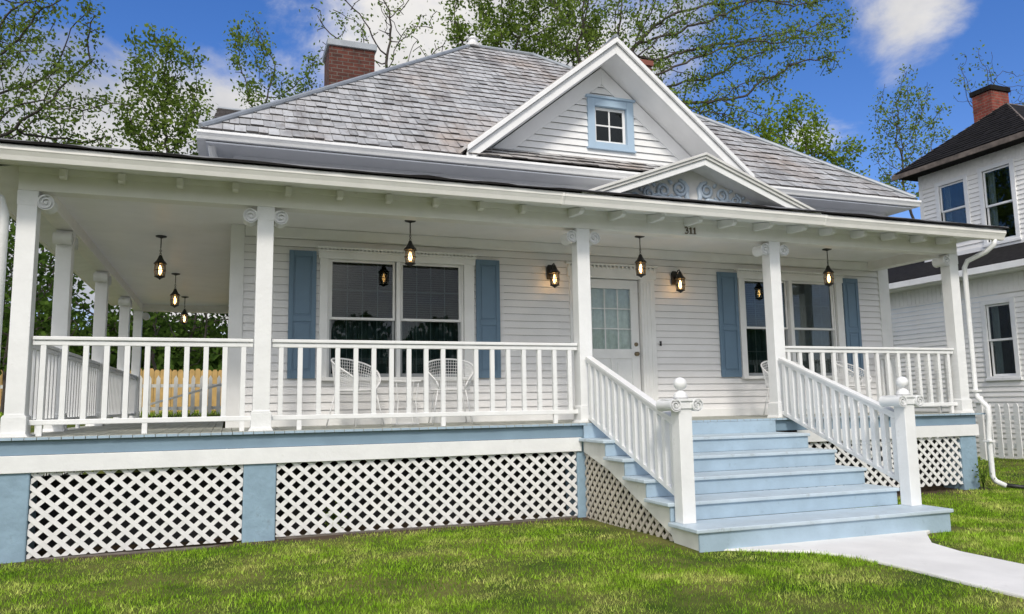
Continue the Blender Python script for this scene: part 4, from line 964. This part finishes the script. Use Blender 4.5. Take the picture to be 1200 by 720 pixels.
# back fences
F2 = thing('grey_picket_fence', 'weathered grey picket fence in the back yard, seen past the side porch', 'fence', (1.0,12.6,0))
w = MB(); 
for k in range(40):
    x = -3.5+.2*k; w.prism([(x,.0),(x+.09,.0),(x+.09,.98),(x+.045,1.06),(x,.98)], 'y', 12.6, 12.62)
mesh_obj('pickets', w, GREYF, F2)
w = MB(); w.box(-3.6,4.4,12.625,12.66,.2,.28); w.box(-3.6,4.4,12.625,12.66,.76,.84); mesh_obj('fence_rail', w, GREYF, F2)
F3 = thing('board_fence', 'new yellow wooden board fence behind the grey pickets in the back yard', 'fence', (1.0,16,0))
w = MB()
for k in range(80):
    x = -7+.155*k; h = 1.36+rnd.uniform(-.03,.03); w.prism([(x,-.1),(x+.145,-.1),(x+.145,h-.05),(x+.11,h),(x+.035,h),(x,h-.05)], 'y', 16, 16.02)
mesh_obj('boards', w, WOODF, F3)
w = MB(); w.box(-7,5.4,16.025,16.07,.2,.3); w.box(-7,5.4,16.025,16.07,1.0,1.1); mesh_obj('fence_rail', w, WOODF, F3)

# ------------------------------------------------------------------ trees
def grow(rng, base, trunk, ells, n_att, step, infl, kill, iters=220):
    """space colonisation: returns nodes, parents"""
    att = []
    vol = np.array([e[1][0]*e[1][1]*e[1][2] for e in ells]); cnt = (n_att*vol/vol.sum()).astype(int)
    for (c, r), m in zip(ells, cnt):
        d = rng.normal(size=(m,3)); d /= np.linalg.norm(d, axis=1)[:,None]; q = rng.random(m)**(1/2.6)
        att.append(np.array(c)+d*q[:,None]*np.array(r))
    att = np.concatenate(att)
    nodes = [np.array(base, float)]; par = [-1]
    tr = [np.array(base, float)]+[np.array(t, float) for t in trunk]
    for a, b in zip(tr[:-1], tr[1:]):
        m = max(1, int(np.linalg.norm(b-a)/step))
        for k in range(1, m+1): nodes.append(a+(b-a)*k/m + rng.normal(size=3)*step*.06); par.append(len(nodes)-2)
    P = np.array(nodes); dmin = np.full(len(att), 1e9); idx = np.zeros(len(att), int)
    def upd(new, off):
        nonlocal dmin, idx
        d = np.linalg.norm(att[:,None,:]-new[None], axis=2); j = d.argmin(1); v = d[np.arange(len(att)), j]
        m = v < dmin; dmin = np.where(m, v, dmin); idx = np.where(m, j+off, idx)
    upd(P, 0); first = True
    for it in range(iters):
        keep = dmin > kill; att = att[keep]; dmin = dmin[keep]; idx = idx[keep]
        if len(att) < 4: break
        act = dmin < infl
        if not act.any():
            act = dmin <= dmin.min()+step
        un = np.unique(idx[act]); new = []; npar = []
        for u in un:
            m = act & (idx == u); v = att[m]-P[u]; v /= np.linalg.norm(v, axis=1)[:,None]; d = v.sum(0); L = np.linalg.norm(d)
            if L < 1e-3: d = rng.normal(size=3); L = np.linalg.norm(d)
            d = d/L+rng.normal(size=3)*.16; d /= np.linalg.norm(d)
            new.append(P[u]+d*step); npar.append(u)
        new = np.array(new); off = len(P); P = np.concatenate([P, new]); par += npar; upd(new, off)
        if len(P) > 9000: break
    return P, np.array(par)
def radii(P, par, tip, expo):
    n = len(P); s = np.zeros(n); has = np.zeros(n, bool); has[par[par >= 0]] = True
    s[~has] = tip**expo
    for i in range(n-1, 0, -1): s[par[i]] += s[i]
    return s**(1/expo), ~has
def branch_mesh(P, par, rad, sides=5):
    n = len(P); d = np.zeros((n,3)); d[1:] = P[1:]-P[par[1:]]; d[0] = (0,0,1); d /= np.maximum(np.linalg.norm(d, axis=1), 1e-9)[:,None]
    ref = np.tile(np.array([.3,.9,.2]), (n,1)); u = np.cross(d, ref); u /= np.maximum(np.linalg.norm(u, axis=1), 1e-6)[:,None]; v = np.cross(d, u)
    mb = MB(); ang = np.arange(sides)*2*np.pi/sides
    ring = P[:,None,:] + rad[:,None,None]*(np.cos(ang)[None,:,None]*u[:,None,:]+np.sin(ang)[None,:,None]*v[:,None,:])
    rp = P[par][:,None,:] + np.minimum(rad[par], rad*1.25)[:,None,None]*(np.cos(ang)[None,:,None]*u[:,None,:]+np.sin(ang)[None,:,None]*v[:,None,:])
    V = []; F = []
    for i in range(1, n):
        o = len(V); V += list(map(tuple, rp[i])) + list(map(tuple, ring[i]))
        for k in range(sides): F.append((o+k, o+(k+1) % sides, o+sides+(k+1) % sides, o+sides+k))
    mb.v = V; mb.f = F; return mb
def leaves(rng, C, size, droop=.3):
    n = len(C); a = rng.normal(size=(n,3)); a[:,2] -= droop; a /= np.linalg.norm(a, axis=1)[:,None]
    b = np.cross(a, rng.normal(size=(n,3))); b /= np.maximum(np.linalg.norm(b, axis=1), 1e-6)[:,None]
    s = (size*rng.uniform(.55, 1.3, n))[:,None]
    return np.stack([C-a*s*.5, C+b*s*.30, C+a*s*.5, C-b*s*.30], 1).reshape(-1,3)
def tree(name, label, base, trunk, ells, seed, n_att=500, step=.3, infl=3, kill=.55, tip=.011, expo=2.3, per=10, lsize=.13, spread=.2, mat=LEAF, frac=.8, rmax=.03, group='trees behind the houses', cat='tree'):
    rng = np.random.default_rng(seed)
    P, par = grow(rng, base, trunk, ells, n_att, step, infl, kill); rad, tips = radii(P, par, tip, expo)
    t = thing(name, label, cat, base, group); L = Vector(base)
    b = branch_mesh(P-np.array(base), par, rad); mesh_obj('trunk', b, BARK, t, L, smooth=True, recalc=False)
    cand = P[(rad < rmax)]; pick = cand[(rng.random(len(cand)) < frac) & (np.sin(cand[:,0]*2.7+seed)*np.sin(cand[:,1]*2.1)*np.sin(cand[:,2]*2.9+seed*2) > -.28)]
    if len(pick):
        m = rng.poisson(per, len(pick)); C = np.repeat(pick, m, 0); C = C + rng.normal(size=C.shape)*spread*np.array([1,1,.8])
        raw_mesh('crown', leaves(rng, C, lsize)-np.array(base), 4, mat, t, L)
    return t
tree('open_tree', 'tall spreading tree with sparse spring leaves at the far left edge', (-6.5,15,0), [(-6.4,15,3.5),(-6.0,15,7)], [((-6,15,11),(4.6,3,3.8)),((-3.0,15.2,8.6),(2.4,2,1.9))], 21, 1500, .26, 3, .42, .012, 2.3, 19, .125, .17, LEAF, .9)
tree('leafy_tree', 'upright leafy tree above the left end of the porch roof', (-.2,18,0), [(-.25,18,5),(-.2,18,7.5)], [((-.25,18,10.6),(1.25,1.2,2.3)),((.45,18,9.0),(1.35,1.2,1.4)),((-.9,18,9.2),(.8,1,1.2))], 22, 520, .25, 2.6, .40, .010, 2.3, 36, .15, .20, LEAF, .85)
tree('slender_tree', 'slender tree with few leaves just left of the brick chimney', (2.6,22,0), [(2.55,22,6),(2.6,22,10.5)], [((2.45,22,13.6),(.95,1,2.3)),((3.4,22,12.4),(1.3,1,1.6)),((4.6,22,12.8),(1.1,1,1.4))], 23, 380, .3, 2.6, .5, .011, 2.3, 30, .15, .18, LEAF, .85)
tree('bare_tree', 'nearly bare thin branched tree behind the roof ridge right of the brick chimney', (7.6,24,0), [(7.8,24,7),(8.0,24,12.5)], [((7.2,24,16.8),(2.6,1.6,3.0)),((9.0,24,16.3),(2.2,1.6,2.6))], 24, 380, .35, 3.2, .6, .016, 2.3, 8, .16, .2, LEAF, .75)
tree('arching_tree', 'big arching tree with long dark limbs behind the front gable', (16.5,20,0), [(16.3,20,6),(15.6,20,10.5)], [((17,20,16.5),(3.4,3,3.6)),((22.5,20,16.2),(4.6,3,3.5)),((27.2,20,17.6),(3.2,2.5,2.5)),((21.5,19.6,12.9),(3.4,2,1.6))], 25, 1500, .32, 3.4, .55, .0145, 2.25, 20, .16, .22, LEAF, .85, .032)
tree('forked_tree', 'forked green tree with pale upright limbs behind the middle of the roof', (13.2,22,0), [(13.2,22,6),(13.2,22,11)], [((12.6,22,16.6),(2.6,2,3.4)),((15.6,22,16.8),(2.4,2,3.0))], 26, 560, .32, 3, .55, .013, 2.25, 44, .18, .25, LEAF, .9)
tree('small_bright_tree', 'small bright green tree peeping over the right end of the roof', (24,17,0), [(24,17,5),(24.1,17,9)], [((24.0,17,11.3),(2.3,1.3,1.7)),((26.3,17,10.3),(1.5,1.2,1.2))], 27, 420, .25, 2.5, .42, .010, 2.3, 20, .17, .2, LEAFY, .9)
tree('thin_tree', 'thin many stemmed tree with scattered leaves left of the neighbour roof', (33.4,20,0), [(33.5,20,5),(33.7,20,9)], [((34.0,20,14.0),(2.2,1.5,3.0)),((33.0,20,11.5),(1.7,1.4,2.2))], 28, 520, .28, 2.6, .45, .010, 2.3, 13, .16, .2, LEAF, .8)
tree('twiggy_tree', 'bare twiggy treetop behind the neighbour brick chimney', (42,22,0), [(42,22,7),(42,22,13)], [((41.6,22,18.0),(2.0,1.2,2.4)),((45,22,17.4),(1.8,1.2,2.0))], 29, 330, .3, 3, .5, .010, 2.3, 3, .18, .2, LEAF, .7)
DG = 'dark green trees beyond the side porch'
for (x, y, h, r, sd, lab) in ((-2.9,12.5,4.6,1.5,31,'dark leafy tree seen just outside the corner column of the side porch'), (-1.6,17,6.0,1.8,32,'dark leafy tree seen between the side porch columns'),
                              (.6,21,5.6,2.0,33,'dark tree beyond the back fence under the side porch ceiling, left of two'), (2.4,23,5.6,1.8,34,'dark tree beyond the back fence under the side porch ceiling, right of two'),
                              (-3.6,14.5,5.2,1.7,36,'dark leafy tree beyond the lawn at the very left edge'), (-5.2,20,7.6,2.6,35,'broad dark leafy tree behind the left end of the porch roof')):
    tree('dark_tree', lab, (x,y,-.4), [(x,y,h*.3),(x+.1,y,h*.5)], [((x,y,h*.72),(r,r*.9,h*.36)),((x+.3*r,y,h*.5),(r*.9,r*.8,h*.22))], sd, 420, .28, 2.6, .5, .012, 2.3, 13, .17, .24, LEAFD, .85, .035, DG)
for (x, y, z, r, sd, lab) in ((-1.9,20,8.2,1.5,41,'bright green low treetop just above the porch gutter, left'), (-3.6,19,8.6,1.5,43,'bright green low treetop just above the porch gutter at the far left'), (1.2,20,8.2,1.2,42,'bright green low treetop just above the porch gutter beside the house')):
    tree('low_treetop', lab, (x,y,0), [(x,y,4),(x,y,6.4)], [((x,y,z),(r,r*.8,1.0))], sd, 200, .25, 2.5, .42, .010, 2.3, 9, .16, .2, LEAFY, .85, .03)
# distant treeline, seen as one mass
rng = np.random.default_rng(55); C = []
for k in range(150):
    c = np.array([rng.uniform(-25,48), rng.uniform(30,44), rng.uniform(.5,4.2)]) if k < 70 else np.array([rng.uniform(-30,50), rng.uniform(-46,-38), rng.uniform(-.5,5.0)]); d = rng.normal(size=(600,3)); d /= np.linalg.norm(d, axis=1)[:,None]
    C.append(c+d*(rng.random(600)**.4)[:,None]*np.array([2.4,1.5,1.9]))
tag(raw_mesh('far_wood', leaves(rng, np.concatenate(C), .6), 4, LEAFD), 'dark mass of far woods behind the back yards', 'woods', kind='stuff')
# weeds at the porch corner
w = np.random.default_rng(5)
def weed(base, h, label):
    t = thing('weed', label, 'plant', base, 'weeds along the porch foundation'); 
    m = MB()
    for k in range(5):
        a = w.uniform(0, 6.28); m.tube([(0,0,0),(.03*math.cos(a),.03*math.sin(a),h*.6),(.08*math.cos(a),.08*math.sin(a),h)], [.005,.004,.002], 4)
    mesh_obj('stem', m, LEAFD, t, base)
    C = w.normal(size=(90,3))*np.array([.06,.05,h*.25])+np.array([0,0,h*.55]); raw_mesh('foliage', leaves(w, C, .05), 4, LEAF, t, base)
weed((12.02,-.2,-1.06), .34, 'small green weed growing beside the downspout outlet')
weed((3.0,.05,-1.09), .3, 'small green weed showing inside the middle lattice panel')

# ------------------------------------------------------------------ sky, sun, camera
SUN_EL, SUN_AZ = 43, 198           # azimuth measured clockwise from +Y
wd = D.worlds.new('World'); scene.world = wd; wd.use_nodes = True; nt = wd.node_tree; nt.nodes.clear()
out = nt.nodes.new('ShaderNodeOutputWorld'); bg = nt.nodes.new('ShaderNodeBackground'); sky = nt.nodes.new('ShaderNodeTexSky')
sky.sky_type = 'NISHITA'; sky.sun_disc = False; sky.sun_elevation = R(SUN_EL); sky.sun_rotation = R(SUN_AZ); sky.air_density = 1.0; sky.dust_density = 1.0; sky.ozone_density = 2.5
tc = nt.nodes.new('ShaderNodeTexCoord')
hs = nt.nodes.new('ShaderNodeHueSaturation'); hs.inputs['Saturation'].default_value = 1.28; tn = nt.nodes.new('ShaderNodeMixRGB'); tn.blend_type = 'MULTIPLY'; tn.inputs['Fac'].default_value = 1; tn.inputs['Color2'].default_value = (.80,.74,.86,1); nt.links.new(sky.outputs[0], tn.inputs['Color1']); nt.links.new(tn.outputs[0], hs.inputs['Color'])
n1 = nt.nodes.new('ShaderNodeTexNoise'); n1.inputs['Scale'].default_value = 4.6; n1.inputs['Detail'].default_value = 11; n1.inputs['Roughness'].default_value = .6; n1.inputs['Distortion'].default_value = .25
mp = nt.nodes.new('ShaderNodeMapping'); mp.inputs['Scale'].default_value = (1,1,1.6); mp.inputs['Location'].default_value = (.35,.1,.2); nt.links.new(tc.outputs['Generated'], mp.inputs['Vector']); nt.links.new(mp.outputs[0], n1.inputs['Vector'])
acc = n1.outputs['Fac']
def bias(c, r, amt):
    global acc
    d = nt.nodes.new('ShaderNodeVectorMath'); d.operation = 'DISTANCE'; d.inputs[1].default_value = c; nt.links.new(tc.outputs['Generated'], d.inputs[0])
    mr = nt.nodes.new('ShaderNodeMapRange'); mr.interpolation_type = 'SMOOTHSTEP'; mr.inputs['From Min'].default_value = 0; mr.inputs['From Max'].default_value = r; mr.inputs['To Min'].default_value = amt; mr.inputs['To Max'].default_value = 0
    nt.links.new(d.outputs['Value'], mr.inputs['Value']); a = nt.nodes.new('ShaderNodeMath'); a.operation = 'ADD'; nt.links.new(acc, a.inputs[0]); nt.links.new(mr.outputs[0], a.inputs[1]); acc = a.outputs[0]
bias((.22,.87,.44), .34, .24); bias((.40,.83,.36), .30, .20); bias((.685,.61,.41), .13, .24); bias((.64,.708,.297), .09, .22); bias((.66,.665,.345), .05, -.12); bias((-.08,.97,.22), .34, .32)
bias((-.2,-.85,.5), 1.35, .45); bias((-.9,-.1,.4), .8, .3); bias((.9,-.2,.35), .7, .2); bias((-.13,.89,.45), .2, -.10); bias((.60,.69,.41), .12, -.2); bias((.80,.52,.32), .22, -.22); bias((.57,.75,.33), .07, -.15)  # leading ones add unseen cloud behind the camera for neutral light
mr = nt.nodes.new('ShaderNodeMapRange'); mr.interpolation_type = 'SMOOTHSTEP'; mr.inputs['From Min'].default_value = .50; mr.inputs['From Max'].default_value = .74; nt.links.new(acc, mr.inputs['Value'])
n2 = nt.nodes.new('ShaderNodeTexNoise'); n2.inputs['Scale'].default_value = 5; n2.inputs['Detail'].default_value = 6; nt.links.new(tc.outputs['Generated'], n2.inputs['Vector'])
cr = nt.nodes.new('ShaderNodeValToRGB'); cr.color_ramp.elements[0].position = .35; cr.color_ramp.elements[0].color = (2.1,2.25,2.65,1); cr.color_ramp.elements[1].position = .65; cr.color_ramp.elements[1].color = (4.6,4.5,4.4,1)
nt.links.new(n2.outputs['Fac'], cr.inputs['Fac'])
mx = nt.nodes.new('ShaderNodeMixRGB'); nt.links.new(mr.outputs[0], mx.inputs['Fac']); nt.links.new(hs.outputs[0], mx.inputs['Color1']); 
dd = nt.nodes.new('ShaderNodeVectorMath'); dd.operation = 'DISTANCE'; dd.inputs[1].default_value = (-.55,-.74,.38); nt.links.new(tc.outputs['Generated'], dd.inputs[0])
gl = nt.nodes.new('ShaderNodeMapRange'); gl.interpolation_type = 'SMOOTHSTEP'; gl.inputs['From Max'].default_value = 1.25; gl.inputs['To Min'].default_value = 3.3; gl.inputs['To Max'].default_value = 1.0; nt.links.new(dd.outputs['Value'], gl.inputs['Value'])  # added glow on unseen cloud behind the camera, throws light under the porch
vm = nt.nodes.new('ShaderNodeVectorMath'); vm.operation = 'SCALE'; nt.links.new(cr.outputs['Color'], vm.inputs[0]); nt.links.new(gl.outputs[0], vm.inputs['Scale']); nt.links.new(vm.outputs[0], mx.inputs['Color2'])
nt.links.new(mx.outputs[0], bg.inputs['Color']); bg.inputs['Strength'].default_value = .125; nt.links.new(bg.outputs[0], out.inputs['Surface'])
sl = D.lights.new('sun', 'SUN'); sl.energy = 1.5; sl.angle = R(10); sl.color = (1,.92,.82); so = D.objects.new('sun', sl); COL.objects.link(so)
az, el = R(SUN_AZ), R(SUN_EL); sd = Vector((math.sin(az)*math.cos(el), math.cos(az)*math.cos(el), math.sin(el)))
so.rotation_euler = (-sd).to_track_quat('-Z', 'Y').to_euler(); so.location = sd*40

cam = D.cameras.new('camera'); co = D.objects.new('camera', cam); COL.objects.link(co); scene.camera = co
yaw, pitch, roll = R(20.21994899), R(7.06629763), R(-.89357813)
f = Vector((math.sin(yaw)*math.cos(pitch), math.cos(yaw)*math.cos(pitch), math.sin(pitch))); r0 = Vector((math.cos(yaw), -math.sin(yaw), 0)); u0 = r0.cross(f)
r1 = r0*math.cos(roll)+u0*math.sin(roll); u1 = -r0*math.sin(roll)+u0*math.cos(roll)
mat = Matrix((r1, u1, -f)).transposed().to_4x4(); mat.translation = Vector((1.93393311,-8.40976211,.24414489)); co.matrix_world = mat
cam.sensor_fit = 'HORIZONTAL'; cam.sensor_width = 36; cam.lens = 907.44145/1200*36; cam.clip_start = .05; cam.clip_end = 2000
scene.render.engine = 'CYCLES'
vs = scene.view_settings; vs.view_transform = 'Standard'; vs.look = 'None'; vs.exposure = .58; vs.gamma = 1; vs.use_curve_mapping = False
scene.render.resolution_x = 1024; scene.render.resolution_y = 614
scene.cycles.max_bounces = 8; scene.cycles.diffuse_bounces = 5; scene.cycles.transparent_max_bounces = 12
